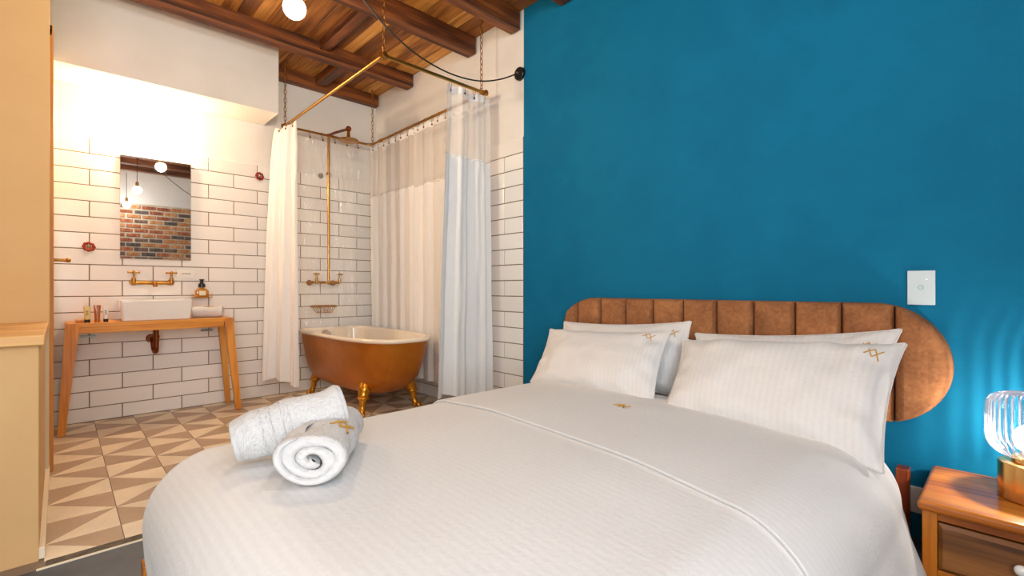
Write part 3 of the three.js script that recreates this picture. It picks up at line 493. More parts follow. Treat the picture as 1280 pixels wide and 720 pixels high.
// ================================================================== WASH STAND
{
  const v = thing('wash_stand', 'golden oak wash stand with splayed tapering legs', 'table', [-2.06, 0, 0.2]);
  part(v, 'top', box(-2.586, -1.541, 0.765, 0.797, 0.03, 0.40, 'x', 0.004), M.oak);
  part(v, 'apron', box(-2.52, -1.605, 0.722, 0.766, 0.372, 0.398, 'x', 0.003), M.oak);
  part(v, 'apron', box(-2.52, -1.605, 0.722, 0.766, 0.035, 0.06, 'x', 0.003), M.oak);
  const leg = (tx0, tx1, bx0, bx1, tz0, tz1, bz0, bz1) => { const q = (y, a, b, c, d, e = 0) => [V(a + e, y, c + e), V(b - e, y, c + e), V(b - e, y, d - e), V(a + e, y, d - e)]; const mid = (t) => [lerp(bx0, tx0, t), lerp(bx1, tx1, t), lerp(bz0, tz0, t), lerp(bz1, tz1, t)]; const rings = [q(0.001, ...mid(0), 0.004), q(0.006, ...mid(0)), q(0.79, ...mid(1)), q(0.796, ...mid(1), 0.003)].map((r) => r.reverse()); return toCreasedNormals(uvMetres(loft(rings, true, true), 'y', 1, [rnd(), rnd()]), 0.5); };
  part(v, 'leg', leg(-2.589, -2.512, -2.628, -2.588, 0.345, 0.405, 0.365, 0.402), M.oak);
  part(v, 'leg', leg(-1.604, -1.538, -1.516, -1.474, 0.345, 0.405, 0.365, 0.402), M.oak);
  part(v, 'leg', leg(-2.583, -2.528, -2.62, -2.582, 0.025, 0.075, 0.03, 0.065), M.oak);
  part(v, 'leg', leg(-1.583, -1.528, -1.518, -1.479, 0.025, 0.075, 0.03, 0.065), M.oak);
  for (const x of [-2.455, -1.66]) part(v, 'wall_bracket', merge(box(x - 0.045, x + 0.045, 0.668, 0.676, 0.012, 0.04), box(x - 0.045, x + 0.045, 0.662, 0.68, 0.012, 0.016)), M.steel, 'small grey metal wall bracket');
}
{
  const s = thing('wash_basin', 'rectangular white ceramic vessel basin on the wash stand', 'sink', [-2.055, 0.797, 0.22]);
  const cx = -2.057, cz = 0.213, R = (y, w, d, r) => rrect(cx, y, cz, w, d, r, 5);
  const rings = [R(0.798, 0.425, 0.315, 0.012), R(0.803, 0.435, 0.325, 0.016), R(0.945, 0.458, 0.342, 0.016), R(0.953, 0.458, 0.342, 0.014), R(0.957, 0.452, 0.336, 0.012), R(0.957, 0.438, 0.322, 0.012), R(0.953, 0.432, 0.316, 0.012), R(0.86, 0.39, 0.28, 0.03), R(0.842, 0.34, 0.23, 0.04), R(0.838, 0.05, 0.05, 0.02)];
  part(s, 'basin', toCreasedNormals(loft(rings.map((r) => r.reverse()), true, true), 0.7), M.ceramic);
  part(s, 'drain', cyl([cx, 0.838, cz], [cx, 0.843, cz], 0.022), M.chrome);
}
{
  const f = thing('basin_tap', 'brass wall mounted tap with two cross handles above the basin', 'tap', [-2.05, 1.1, 0.012]);
  const xs = [-2.178, -1.925], y = 1.092;
  part(f, 'bar', merge(cyl([xs[0], y, 0.06], [xs[1], y, 0.06], 0.0135), ball([-2.05, y, 0.06], 0.019)), M.oldBrass);
  for (const x of xs) {
    part(f, 'wall_flange', merge(cyl([x, y + 0.006, 0.011], [x, y + 0.006, 0.03], 0.027, 0.024), cyl([x, y + 0.004, 0.03], [x, y, 0.062], 0.018)), M.oldBrass);
    const h = part(f, 'valve_stem', merge(cyl([x, y, 0.06], [x, y + 0.04, 0.06], 0.018, 0.014), cyl([x, y + 0.04, 0.06], [x, y + 0.085, 0.06], 0.007)), M.oldBrass);
    part(h, 'cross_handle', merge(cyl([x - 0.034, y + 0.087, 0.06], [x + 0.034, y + 0.087, 0.06], 0.0065), cyl([x, y + 0.087, 0.03], [x, y + 0.087, 0.09], 0.0065), ball([x, y + 0.09, 0.06], 0.011), ball([x - 0.034, y + 0.087, 0.06], 0.008), ball([x + 0.034, y + 0.087, 0.06], 0.008)), M.oldBrass);
  }
  part(f, 'spout', merge(tube([[-2.05, y, 0.06], [-2.05, y + 0.004, 0.12], [-2.05, y - 0.002, 0.165], [-2.05, y - 0.025, 0.178]], 0.012, 24, 12), cyl([-2.05, y - 0.02, 0.178], [-2.05, y - 0.034, 0.178], 0.014)), M.oldBrass);
  const t = thing('drain_trap', 'aged copper bottle trap under the wash stand', 'pipe', [-2.045, 0.53, 0.18]);
  part(t, 'down_pipe', merge(cyl([-2.045, 0.76, 0.2], [-2.045, 0.57, 0.2], 0.017), cyl([-2.045, 0.665, 0.2], [-2.045, 0.64, 0.2], 0.021)), M.copper);
  part(t, 'bend', tube([[-2.045, 0.575, 0.2], [-2.045, 0.535, 0.185], [-2.05, 0.525, 0.15], [-2.055, 0.55, 0.12], [-2.058, 0.60, 0.10], [-2.06, 0.625, 0.07], [-2.06, 0.628, 0.02]], 0.0165, 40, 12), M.copper);
  part(t, 'wall_flange', cyl([-2.06, 0.628, 0.012], [-2.06, 0.628, 0.022], 0.036, 0.03), M.copper);
}
{
  const m = thing('wall_mirror', 'frameless rectangular mirror on the tiled wall above the basin', 'mirror', [-2.022, 1.29, 0.012]);
  part(m, 'backing', box(-2.262, -1.782, 1.292, 2.132, 0.012, 0.032), M.mirrorEdge);
  part(m, 'mirror_glass', box(-2.262, -1.782, 1.292, 2.132, 0.0322, 0.036), M.mirror);
}
{
  const p = [-2.115, 2.325, 0.115];
  const s = thing('wall_sconce', 'glowing round globe wall light above the mirror', 'wall lamp', [p[0], p[1], 0]);
  part(s, 'wall_plate', merge(cyl([p[0], p[1] + 0.06, 0.001], [p[0], p[1] + 0.06, 0.018], 0.05), cyl([p[0], p[1] + 0.06, 0.018], [p[0], p[1] + 0.06, 0.115], 0.012), cyl([p[0], p[1] + 0.07, 0.115], [p[0], p[1] + 0.04, 0.115], 0.022)), M.ceramic);
  part(s, 'globe_bulb', ball(p, 0.05, 1, 1, 1, 32), M.sconceGlobe);
  const L = new THREE.PointLight(SCONCE, SCONCE_CD); L.position.set(...p); L.castShadow = true; L.shadow.radius = 2.5; scene.add(L);
}
for (const [x, y, tilt, lab] of [[-2.452, 1.371, -0.35, 'red valve wheel on the tiles between door and mirror'], [-1.236, 2.115, -0.15, 'red valve wheel high on the tiles beside the shower curtain']]) {
  const w = thing('valve_wheel', lab, 'valve', [x, y, 0.012]);
  const pts = Array.from({ length: 72 }, (_, i) => { const a = i / 72 * Math.PI * 2, r = 0.031 + 0.0026 * Math.cos(a * 8); return V(Math.cos(a) * r, Math.sin(a) * r, 0); });
  const q = new THREE.Quaternion().setFromEuler(new THREE.Euler(tilt, 0.15, 0)); const put = (g) => { g.applyQuaternion(q); g.translate(x, y, 0.062); return g; };
  part(w, 'rim', put(new THREE.TubeGeometry(new THREE.CatmullRomCurve3(pts, true), 160, 0.0085, 8, true)), M.red);
  part(w, 'spokes', merge([0, 1, 2, 3, 4, 5].map((i) => { const a = i * Math.PI / 3; return put(cyl([0, 0, -0.004], [Math.cos(a) * 0.031, Math.sin(a) * 0.031, 0], 0.003, 0.003, 8)); })), M.red);
  part(w, 'hub', put(merge(cyl([0, 0, -0.012], [0, 0, 0.006], 0.011), ball([0, 0, 0.007], 0.007))), M.chrome, 'pale metal hub');
  part(w, 'stem', merge(cyl([x, y, 0.012], [x, y, 0.062], 0.007), cyl([x, y, 0.011], [x, y, 0.018], 0.018)), M.oldBrass);
}
{
  const o = thing('wall_outlet', 'cream wall outlet on the tiles above the basin', 'outlet', [-1.815, 1.172, 0.012]);
  const pl = part(o, 'plate', box(-1.88, -1.75, 1.134, 1.212, 0.0115, 0.02, 'x', 0.003), M.plastic);
  part(pl, 'socket_face', box(-1.855, -1.775, 1.152, 1.195, 0.019, 0.0225, 'x', 0.003), M.plastic);
  [-1.843, -1.831, -1.819, -1.811, -1.799, -1.787].forEach((x, i) => part(o, 'slot', box(x - 0.0022, x + 0.0022, 1.168, 1.178 + (i % 3 ? 0.003 : 0), 0.0215, 0.0232), M.socketDark));
  const s = thing('soap_shelf', 'small brass shelf on the tiles beside the basin', 'shelf', [-1.705, 0.97, 0.012]);
  part(s, 'tray', box(-1.778, -1.632, 0.965, 0.971, 0.012, 0.11, 'x', 0.002), M.brass);
  part(s, 'rail', merge(tube([[-1.776, 0.99, 0.014], [-1.776, 0.99, 0.10], [-1.756, 0.985, 0.108], [-1.654, 0.985, 0.108], [-1.634, 0.99, 0.10], [-1.634, 0.99, 0.014]], 0.0028, 60, 6), cyl([-1.776, 0.968, 0.1], [-1.776, 0.99, 0.1], 0.0025), cyl([-1.634, 0.968, 0.1], [-1.634, 0.99, 0.1], 0.0025)), M.brass);
  const b = thing('soap_dispenser', 'amber soap bottle with a black pump on the brass shelf', 'bottle', [-1.705, 0.971, 0.06]);
  part(b, 'bottle', toCreasedNormals(loft([[0.972, 0.096, 0.06, 0.012], [0.976, 0.102, 0.064, 0.014], [1.024, 0.102, 0.064, 0.016], [1.044, 0.07, 0.05, 0.02], [1.05, 0.034, 0.034, 0.016], [1.058, 0.034, 0.034, 0.016]].map(([y, w, d, r]) => rrect(-1.705, y, 0.06, w, d, r, 4).reverse()), true, true), 0.6), M.soapGlass);
  part(b, 'paper_label', box(-1.73, -1.68, 0.985, 1.025, 0.0915, 0.0930, 'x', 0), M.paperLabel, 'cream paper label');
  part(b, 'pump', merge(cyl([-1.705, 1.056, 0.06], [-1.705, 1.088, 0.06], 0.028, 0.026), cyl([-1.705, 1.088, 0.06], [-1.705, 1.112, 0.06], 0.017, 0.011), cyl([-1.705, 1.112, 0.06], [-1.705, 1.128, 0.06], 0.013, 0.021), box(-1.712, -1.698, 1.118, 1.128, 0.06, 0.1, 'z', 0.003)), M.blackSoft, 'black foam pump');
  const t = thing('rolled_towel', 'small white hand towel roll on the wash stand beside the basin', 'towel', [-1.69, 0.797, 0.25]);
  part(t, 'roll', roll([-1.785, 0.847, 0.205], [-1.60, 0.847, 0.288], 0.051, 0.051, 0.0145, 2.6, 0.96, 1.2, 0.0015), M.towel);
  part(t, 'emblem', emblem((a, c) => roll.surface(0.55 + a * 0.34, 2.0 - c * 0.6, 0.002), 0.0024), M.thread, 'gold embroidered crossed emblem');
}
// toiletries on the wash stand
function squeezeTube(name, label, x, z, h, w, bodyMat, capMat, ink) {
  const t = thing(name, label, 'tube', [x, 0.797, z]), y = 0.798; const ch = capMat ? 0.022 : 0.0;
  if (capMat) part(t, 'cap', cyl([x, y, z], [x, y + ch, z], w * 0.43, w * 0.43, 24), capMat, 'black screw cap');
  const ring = (k) => { const o = [], a = lerp(w * 0.44, w * 0.56, smooth(0.2, 1, k)), b = lerp(w * 0.44, 0.0022, smooth(0.15, 0.98, k)); for (let i = 0; i < 28; i++) { const q = i / 28 * Math.PI * 2; o.push(V(x + Math.cos(q) * a, y + ch + k * (h - ch), z + Math.sin(q) * b)); } return o.reverse(); };
  part(t, 'body', loft([0, 0.1, 0.25, 0.4, 0.55, 0.7, 0.85, 0.95, 1].map(ring), true, true), bodyMat);
  if (ink) part(t, 'print', merge([0.34, 0.42, 0.5, 0.58, 0.64].map((k, i) => { const b = lerp(w * 0.44, 0.0022, smooth(0.15, 0.98, k)); return box(x - 0.006, x + 0.004 + (i % 2) * 0.003, y + ch + k * (h - ch) - 0.0022, y + ch + k * (h - ch) + 0.0022, z + b * 0.94, z + b + 0.0012); })), ink, 'small printed lettering');
}
squeezeTube('cream_tube', 'yellow cream tube standing on its black cap on the wash stand', -2.470, 0.345, 0.118, 0.038, M.yellowTube, M.black, M.inkTan);
squeezeTube('lotion_tube', 'plain amber lotion tube between two capped tubes on the wash stand', -2.415, 0.35, 0.126, 0.036, M.amberTube, null, null);
squeezeTube('cream_tube', 'white cream tube standing on its black cap on the wash stand', -2.366, 0.335, 0.12, 0.034, M.whiteTube, M.black, M.inkDark);
solo('soap_bar', 'small flat soap bar in tan wrapping behind the yellow tube', 'soap', box(-2.535, -2.475, 0.798, 0.82, 0.27, 0.31, 'x', 0.008), M.soapBox, [-2.505, 0.798, 0.29]);

// ================================================================== BATHTUB
{
  const b = thing('bathtub', 'clawfoot bathtub with gold outside and cream enamel inside', 'bathtub', [-0.575, 0, 0.88]);
  const cx = -0.575;
  const outline = (y, a, zf, zn, n = 64) => { const o = [], zc = zf + (zn - zf) * 0.42; for (let i = 0; i < n; i++) { const q = i / n * Math.PI * 2, c = Math.cos(q), s = Math.sin(q), e = s > 0 ? 2.9 : 6.5, rz = s > 0 ? zn - zc : zc - zf; o.push(V(cx + a * Math.sign(c) * Math.pow(Math.abs(c), 2 / e), y, zc + rz * Math.sign(s) * Math.pow(Math.abs(s), 2 / e))); } return o; };
  const O = [[0.15, 0.05, 0.55, 1.0], [0.152, 0.16, 0.33, 1.27], [0.165, 0.215, 0.26, 1.36], [0.19, 0.25, 0.215, 1.43], [0.24, 0.28, 0.18, 1.50], [0.32, 0.304, 0.15, 1.58], [0.43, 0.322, 0.128, 1.63], [0.54, 0.337, 0.112, 1.665], [0.615, 0.346, 0.105, 1.685]];
  part(b, 'outer_shell', loft(O.map((p) => outline(...p).reverse()), true, false), M.tubGold);
  const rim = [[0.608, 0.345, 0.103, 1.685], [0.614, 0.364, 0.086, 1.708], [0.628, 0.370, 0.080, 1.714], [0.640, 0.366, 0.084, 1.71], [0.646, 0.354, 0.096, 1.696], [0.643, 0.338, 0.11, 1.678], [0.622, 0.326, 0.122, 1.662]];
  part(b, 'rolled_rim', loft(rim.map((p) => outline(...p).reverse())), M.enamel);
  const I = [[0.622, 0.326, 0.122, 1.662], [0.52, 0.315, 0.135, 1.63], [0.38, 0.298, 0.155, 1.555], [0.27, 0.272, 0.19, 1.49], [0.21, 0.235, 0.235, 1.42], [0.185, 0.18, 0.32, 1.30], [0.178, 0.06, 0.56, 1.0]];
  part(b, 'enamel_lining', loft(I.map((p) => outline(...p).reverse()), false, true), M.enamel);
  part(b, 'overflow_plate', merge(cyl([cx - 0.05, 0.575, 0.122], [cx - 0.05, 0.575, 0.146], 0.046, 0.042, 32)), M.chrome, 'grey round overflow plate');
  const foot = (sx, sz, x, z) => {   // x,z: on the floor; sx,sz: outward direction
    const g = [taper([[x - sx * 0.07, 0.255, z - sz * 0.10], [x - sx * 0.045, 0.20, z - sz * 0.065], [x - sx * 0.02, 0.145, z - sz * 0.03], [x - sx * 0.012, 0.09, z - sz * 0.022], [x, 0.045, z - sz * 0.004], [x + sx * 0.008, 0.022, z + sz * 0.01]], [0.05, 0.055, 0.042, 0.026, 0.024, 0.028, 0.022], 14, 30)];
    g.push(tube(Array.from({ length: 16 }, (_, i) => { const q = i / 16 * Math.PI * 2; return [x - sx * 0.026 + Math.cos(q) * 0.042, 0.155 - 0.004, z - sz * 0.036 + Math.sin(q) * 0.042]; }), 0.009, 40, 8, true));
    for (const d of [-0.75, 0, 0.75]) { const ca = Math.cos(d), sa = Math.sin(d), L = Math.hypot(sx, sz), ux = (sx * ca - sz * sa) / L, uz = (sx * sa + sz * ca) / L; g.push(taper([[x, 0.04, z], [x + ux * 0.03, 0.034, z + uz * 0.03], [x + ux * 0.046, 0.016, z + uz * 0.046], [x + ux * 0.05, 0.003, z + uz * 0.05]], [0.014, 0.0135, 0.011, 0.006], 8, 10)); }
    g.push(ball([x, 0.024, z], 0.024)); return merge(g);
  };
  for (const [sx, sz, x, z] of [[-0.8, 0.5, -0.835, 1.36], [0.8, 0.5, -0.335, 1.36], [-0.8, -0.5, -0.81, 0.24], [0.8, -0.5, -0.335, 0.24]]) part(b, 'claw_foot', foot(sx, sz, x, z), M.footGold, 'shiny gold claw foot');
}
// ================================================================== SHOWER SET
{
  const s = thing('shower_set', 'brass shower riser with mixer, arm and round shower head on the tiled wall', 'shower', [-0.58, 1.1, 0.012]);
  const x = -0.578, z = 0.075, y = 1.108;
  part(s, 'riser_pipe', cyl([x, y, z], [x, 2.645, z], 0.0125), M.brass);
  part(s, 'shower_arm', merge(ball([x, 2.645, z], 0.02), tube([[x, 2.645, z], [x, 2.64, 0.2], [x, 2.60, 0.54]], 0.013, 24, 10), ball([x, 2.60, 0.55], 0.027)), M.copper);
  part(s, 'shower_head', (() => { const g = new THREE.LatheGeometry([[0, 0.10], [0.014, 0.095], [0.018, 0.03], [0.03, 0.018], [0.092, 0.008], [0.096, 0.0], [0.09, -0.006], [0, -0.008]].map((p) => new THREE.Vector2(...p)), 40); g.translate(x, 2.485, 0.55); return g; })(), M.oldBrass);
  part(s, 'riser_bracket', merge(cyl([x, 2.25, 0.0125], [x, 2.25, z], 0.007), cyl([x - 0.02, 2.25, z], [x + 0.02, 2.25, z], 0.013)), M.oldBrass);
  part(s, 'mixer_bar', merge(cyl([x - 0.14, y, z], [x + 0.12, y, z], 0.013), ball([x, y, z], 0.02)), M.brass);
  for (const dx of [-0.145, 0.1]) {
    part(s, 'wall_flange', merge(cyl([x + dx - 0.03, y - 0.004, 0.0125], [x + dx - 0.03, y - 0.004, 0.03], 0.03, 0.026), cyl([x + dx - 0.03, y - 0.004, 0.03], [x + dx - 0.02, y, z], 0.016)), M.oldBrass);
    const h = part(s, 'valve_stem', merge(cyl([x + dx + 0.02, y, z], [x + dx + 0.02, y + 0.045, z], 0.019, 0.013), cyl([x + dx + 0.02, y + 0.045, z], [x + dx + 0.02, y + 0.085, z], 0.007)), M.brass);
    part(h, 'cross_handle', merge(cyl([x + dx - 0.012, y + 0.087, z], [x + dx + 0.052, y + 0.087, z], 0.0065), cyl([x + dx + 0.02, y + 0.087, z - 0.032], [x + dx + 0.02, y + 0.087, z + 0.032], 0.0065), ball([x + dx + 0.02, y + 0.09, z], 0.011)), M.brass);
  }
  part(s, 'wall_stop', cyl([-0.635, 2.225, 0.0125], [-0.635, 2.225, 0.022], 0.028, 0.026, 28), M.steel, 'small grey round wall stop');
  const b = thing('soap_basket', 'brass wire soap basket on the tiles above the bathtub', 'basket', [-0.625, 0.8, 0.012]);
  const w = []; for (const [yy, i] of [[0.868, 0], [0.855, 0.0]]) w.push(tube([[-0.742 + i, yy, 0.02], [-0.742 + i, yy, 0.125], [-0.73, yy, 0.135], [-0.52, yy, 0.135], [-0.508 - i, yy, 0.125], [-0.508 - i, yy, 0.02]].flatMap((p) => [p]), 0.004, 80, 6));
  part(b, 'rim', merge(w, cyl([-0.742, 0.868, 0.02], [-0.508, 0.868, 0.02], 0.004)), M.brass);
  for (let i = 0; i < 9; i++) { const t = i / 8, xx = lerp(-0.728, -0.522, t), xb = lerp(-0.69, -0.56, t); part(b, 'wire', tube([[xx, 0.868, 0.02], [xb, 0.80, 0.035], [xb, 0.797, 0.08], [xb, 0.80, 0.115], [xx, 0.868, 0.135]], 0.0025, 30, 5), M.brass); }
  part(b, 'base_ring', tube([[-0.70, 0.797, 0.06], [-0.70, 0.797, 0.1], [-0.55, 0.797, 0.1], [-0.55, 0.797, 0.06]], 0.0028, 40, 5), M.brass);
}
// ================================================================== CURTAIN RAIL, CHAINS, CURTAINS
const RY = 2.605, RX0 = -1.05, RX1 = -0.165, RZ0 = 0.19, RZ1 = 2.105;
{
  const r = thing('curtain_rail', 'rectangular brass shower curtain rail hung from the ceiling on chains', 'rail', [-0.6, RY, 1.1]);
  part(r, 'rail', merge(cyl([RX0, RY, RZ0 - 0.03], [RX0, RY, RZ1], 0.0125), cyl([RX0, RY, RZ1], [RX1 + 0.03, RY, RZ1], 0.0125)), M.brass);
  part(r, 'rail', merge(cyl([RX0, RY, RZ0], [RX1 - 0.1, RY, RZ0], 0.011), tube([[RX1 - 0.1, RY, RZ0], [RX1 - 0.04, RY, RZ0 + 0.008], [RX1 - 0.006, RY, RZ0 + 0.04], [RX1, RY, RZ0 + 0.1]], 0.011, 20, 12), cyl([RX1, RY, RZ0 + 0.1], [RX1, RY, RZ1], 0.011)), M.oldBrass);
  for (const [x, y, z] of [[RX0, RY, RZ0], [RX0, RY, RZ1], [RX1, RY, RZ1]]) part(r, 'corner_joint', merge(ball([x, y, z], 0.021), cyl([x - 0.03, y, z], [x + 0.03, y, z], 0.016), cyl([x, y, z - 0.03], [x, y, z + 0.03], 0.016)), M.oldBrass);
  for (const [x, z, ax] of [[RX1, 0.42, 'z'], [-0.32, RZ0, 'x']]) part(r, 'collar', ax === 'z' ? cyl([x, RY, z - 0.02], [x, RY, z + 0.02], 0.0175) : cyl([x - 0.015, RY, z], [x + 0.015, RY, z], 0.0175), M.oldBrass);
  const chain = (x, z, y1, label) => {
    const c = thing('chain', label, 'chain', [x, RY, z], 'chains holding the curtain rail'); const gs = []; let y = RY + 0.03, i = 0;
    while (y < y1) { const pts = []; for (let k = 0; k < 20; k++) { const a = k / 20 * Math.PI * 2; const px = Math.cos(a) * 0.011, py = Math.sin(a) * 0.025; pts.push(i % 2 ? [x + px, y + py, z] : [x, y + py, z + px]); } gs.push(tube(pts, 0.003, 28, 5, true)); y += 0.042; i++; }
    part(c, 'links', merge(gs), M.oldBrass);
    part(c, 'hook', merge(tube([[x, y1 + 0.01, z], [x, y1 - 0.012, z], [x + 0.01, y1 - 0.03, z], [x, y1 - 0.04, z]], 0.003, 20, 6), tube([[x, RY + 0.028, z - 0.001], [x + 0.018, RY + 0.01, z], [x + 0.016, RY - 0.016, z], [x, RY - 0.02, z], [x - 0.016, RY - 0.012, z], [x - 0.018, RY + 0.01, z], [x, RY + 0.028, z + 0.001]], 0.003, 30, 6)), M.oldBrass);
  };
  chain(RX0, RZ0 + 0.01, CEIL - 0.01, 'brass chain rising from the rail by the white bulkhead');
  chain(RX0 + 0.01, RZ1 - 0.01, CEIL - 0.01, 'brass chain at the free front corner of the curtain rail');
  chain(RX1 - 0.03, RZ1, CEIL - 0.01, 'brass chain above the curtain beside the blue wall');
  chain(RX1 + 0.02, RZ0 + 0.01, CEIL - 0.01, 'brass chain in the tiled room corner behind the shower head');
}
function curtain(name, label, cfg, group) {
  // top, bottom: functions s -> [x, z]; out: horizontal fold direction
  const { top, bot, y0, y1, yb0, split, amp, folds, ph = 0, s = 1, ease = 1, mats, nu = 120 } = cfg;
  const base = [(top(0)[0] + top(1)[0]) / 2, y1, (top(0)[1] + top(1)[1]) / 2];
  const c = thing(name, label, 'curtain', base, group);
  const at = (u, y) => {
    const yb = typeof y0 === 'function' ? y0(u) : y0, t = clamp((y1 - y) / (y1 - yb), 0, 1), e = Math.pow(t, ease), a = top(u), b = bot(u), d = [bot(1)[0] - bot(0)[0], bot(1)[1] - bot(0)[1]], l = Math.hypot(...d), n = [-d[1] / l, d[0] / l];
    const f = amp * (0.75 + 0.4 * t) * (Math.sin(u * folds * Math.PI * 2 + ph) + 0.35 * Math.sin(u * folds * Math.PI * 4.3 + ph * 2 + t)) + 0.006 * noise3(u * 8 + s * 3, y * 3, s) + 0.0025 * noise3(u * 20, y * 9 + s, s + 2) + (cfg.crinkle || 0) * ((1 - Math.abs(noise3(u * 9 + y * 2.2, y * 5 - u * 6, 31))) + 0.6 * (1 - Math.abs(noise3(u * 17 - y * 3, y * 3.2 + u * 7, 33))) + 0.42 * (1 - Math.abs(noise3(u * 30 + y * 4, y * 3.6 - u * 12, 35))));
    const yy = y + (y > y1 - 0.3 ? -0.012 * (1 - (y1 - y) / 0.3) * Math.pow(Math.sin(u * Math.PI * (cfg.rings || 4)), 2) : 0);
    return V(lerp(a[0], b[0], e) + n[0] * f, yy, lerp(a[1], b[1], e) + n[1] * f);
  };
  const sheet = (ya, yb, nv, m, nm, lab) => part(c, nm, grid(nu, nv, (u, v) => { const lo = ya === null ? (typeof y0 === 'function' ? y0(u) : y0) : ya; return at(u, lerp(yb, lo, v)); }, (u, v) => [u * 2, v * 2]), m, lab);
  if (cfg.crinkle) { sheet(null, y1, 260, mats[1], 'fabric'); } else if (split) { sheet(split, y1 - 0.055, 24, mats[0], 'sheer_panel', 'see-through upper panel'); sheet(y1 - 0.055, y1, 3, mats[1], 'header_band'); sheet(null, split + 0.015, 60, mats[1], 'opaque_panel'); }
  else sheet(null, y1, 80, mats[1], 'fabric');
  const R = cfg.rings || 4;
  for (let i = 0; i < R; i++) { const u = (i + 0.5) / R, p = at(u, y1 - 0.03), q = cfg.rail(u, p); const g = tube([[q[0], RY + 0.014, q[1]], [q[0] + 0.009, RY + 0.004, q[1] + 0.009], [lerp(q[0], p.x, 0.5) + 0.006, RY - 0.02, lerp(q[1], p.z, 0.5) + 0.006], [p.x, p.y, p.z], [lerp(q[0], p.x, 0.5) - 0.006, RY - 0.02, lerp(q[1], p.z, 0.5) - 0.006], [q[0] - 0.009, RY + 0.004, q[1] - 0.009]], 0.0018, 30, 5, true); const k = part(c, 'ring', g, cfg.ringMat || M.oldBrass); part(k, 'grommet', ball([p.x, p.y, p.z], 0.009, 1, 1, 1, 10), M.copper); }
  return c;
}
const L2 = (a, b) => (u) => [lerp(a[0], b[0], u), lerp(a[1], b[1], u)];
curtain('shower_curtain', 'white shower curtain gathered at the wall end of the rail beside the wash stand', { top: L2([-1.105, 0.155], [-1.045, 0.50]), bot: L2([-1.235, 0.21], [-1.045, 0.55]), y1: 2.575, y0: (u) => 0.185 + 0.03 * Math.sin(u * 5), amp: 0.028, folds: 2.4, ph: 0.6, s: 3, ease: 0.5, mats: [M.sheer, M.curtain], rings: 3, rail: (u, p) => [RX0, clamp(p.z, RZ0 + 0.02, 2)] }, 'shower curtains');
curtain('shower_curtain', 'half sheer white shower curtain hanging at the round front end of the tub', { top: L2([-0.545, 2.115], [-0.10, 2.10]), bot: L2([-0.66, 2.15], [-0.06, 2.10]), y1: 2.575, y0: (u) => 0.25 - 0.05 * u + 0.02 * Math.sin(u * 9), split: 2.04, amp: 0.034, folds: 2.6, ph: 1.9, s: 5, mats: [M.sheer, M.curtain], rings: 4, rail: (u, p) => [clamp(p.x, -1, RX1 + 0.03), RZ1] }, 'shower curtains');
curtain('shower_curtain', 'half sheer white shower curtain along the wall behind the tub, in the corner', { top: L2([RX1 - 0.004, 0.20], [RX1 - 0.004, 1.13]), bot: L2([-0.15, 0.20], [-0.15, 1.15]), y1: 2.575, y0: 0.2, split: 2.02, amp: 0.012, folds: 5, ph: 0, s: 7, mats: [M.sheer, M.curtain], rings: 8, rail: (u, p) => [RX1, p.z] }, 'shower curtains');
curtain('shower_curtain', 'half sheer white shower curtain behind the tub, next to the front curtain', { top: L2([RX1 - 0.012, 1.10], [RX1 - 0.012, 1.98]), bot: L2([-0.165, 1.10], [-0.165, 2.0]), y1: 2.575, y0: 0.2, split: 2.0, amp: 0.012, folds: 5, ph: 0.8, s: 9, mats: [M.sheer, M.curtain], rings: 8, rail: (u, p) => [RX1, p.z] }, 'shower curtains');
curtain('shower_liner', 'clear crinkled vinyl shower liner hanging in front of the shower riser', { top: L2([-1.02, 0.20], [-0.26, 0.20]), bot: L2([-0.875, 0.23], [-0.30, 0.23]), y1: 2.575, y0: 0.5, amp: 0.012, folds: 5, ph: 0.4, s: 11, nu: 260, crinkle: 0.024, mats: [M.vinyl, M.vinyl], rings: 6, rail: (u, p) => [p.x, RZ0] });

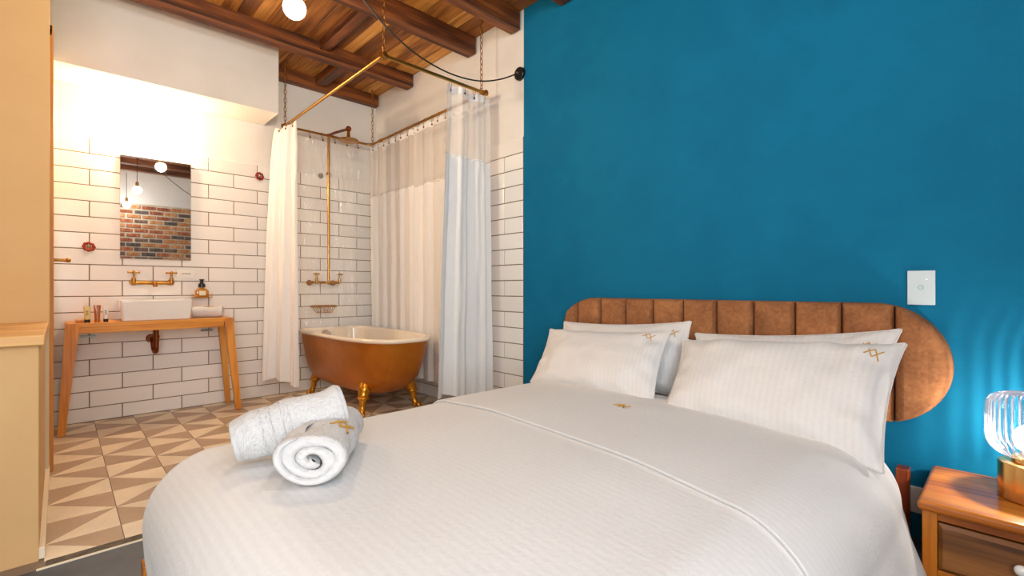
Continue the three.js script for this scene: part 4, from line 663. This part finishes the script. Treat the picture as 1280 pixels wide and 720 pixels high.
// ================================================================== PENDANTS AND CORDS
function pendant(p, label, cd, tint) {
  const t = thing('pendant_lamp', label, 'pendant lamp', [p[0], p[1], p[2]], 'bare bulb pendants');
  part(t, 'globe_bulb', ball(p, 0.058, 1, 1, 1, 32), M.bulb);
  part(t, 'socket', merge(cyl([p[0], p[1] + 0.05, p[2]], [p[0], p[1] + 0.115, p[2]], 0.021), cyl([p[0], p[1] + 0.115, p[2]], [p[0], p[1] + 0.13, p[2]], 0.021, 0.008)), M.brass);
  part(t, 'cord', cyl([p[0], p[1] + 0.12, p[2]], [p[0], 3.07, p[2]], 0.004, 0.004, 8), M.cord);
  const L = new THREE.PointLight(tint, cd); L.position.set(...p); L.castShadow = true; L.shadow.radius = 2.9; scene.add(L);
}
pendant([-1.705, 2.55, 2.352], 'glowing bare globe bulb pendant beside the bathroom beam', BATH_CD, BULB);
pendant([-1.745, 2.57, 4.42], 'glowing bare globe bulb pendant over the bed foot, seen in the mirror', BED_CD, BEDBULB);
pendant([-1.77, 2.50, 5.72], 'glowing bare globe bulb pendant before the brick wall, seen in the mirror', BED_CD * 0.4, BEDBULB);
solo('swag_cord', 'black cord swagging from the ceiling to the round black canopy by the blue wall', 'cord', tube([[-1.705, 3.055, 2.352], [-1.58, 2.96, 2.352], [-1.44, 2.855, 2.352], [-1.308, 2.757, 2.352], [-1.178, 2.664, 2.352], [-1.01, 2.581, 2.352], [-0.828, 2.533, 2.352], [-0.63, 2.519, 2.352], [-0.415, 2.547, 2.352], [-0.22, 2.618, 2.352], [-0.03, 2.722, 2.352]], 0.0052, 120, 8), M.cord, [-0.9, 2.52, 2.352]);
solo('swag_cord', 'black cord swagging over the bed to the blue wall, seen in the mirror', 'cord', tube([[-1.745, 3.06, 4.42], [-1.5, 2.93, 4.42], [-1.1, 2.62, 4.42], [-0.7, 2.42, 4.42], [-0.35, 2.5, 4.42], [-0.03, 2.72, 4.42]], 0.0052, 100, 8), M.cord, [-0.9, 2.42, 4.42]);
for (const [z, lab] of [[2.352, 'round black cord canopy at the edge of the blue wall'], [4.42, 'round black cord canopy high on the blue wall above the bed']]) {
  const c = thing('cord_canopy', lab, 'canopy', [0, 2.724, z]);
  part(c, 'plate', merge(cyl([-0.001, 2.724, z], [-0.022, 2.724, z], 0.052, 0.05, 40), cyl([-0.022, 2.724, z], [-0.027, 2.724, z], 0.05, 0.046, 40)), M.black);
  part(c, 'nipple', cyl([-0.026, 2.724, z], [-0.045, 2.722, z], 0.008), M.steel);
}

renderer.render(scene, camera);
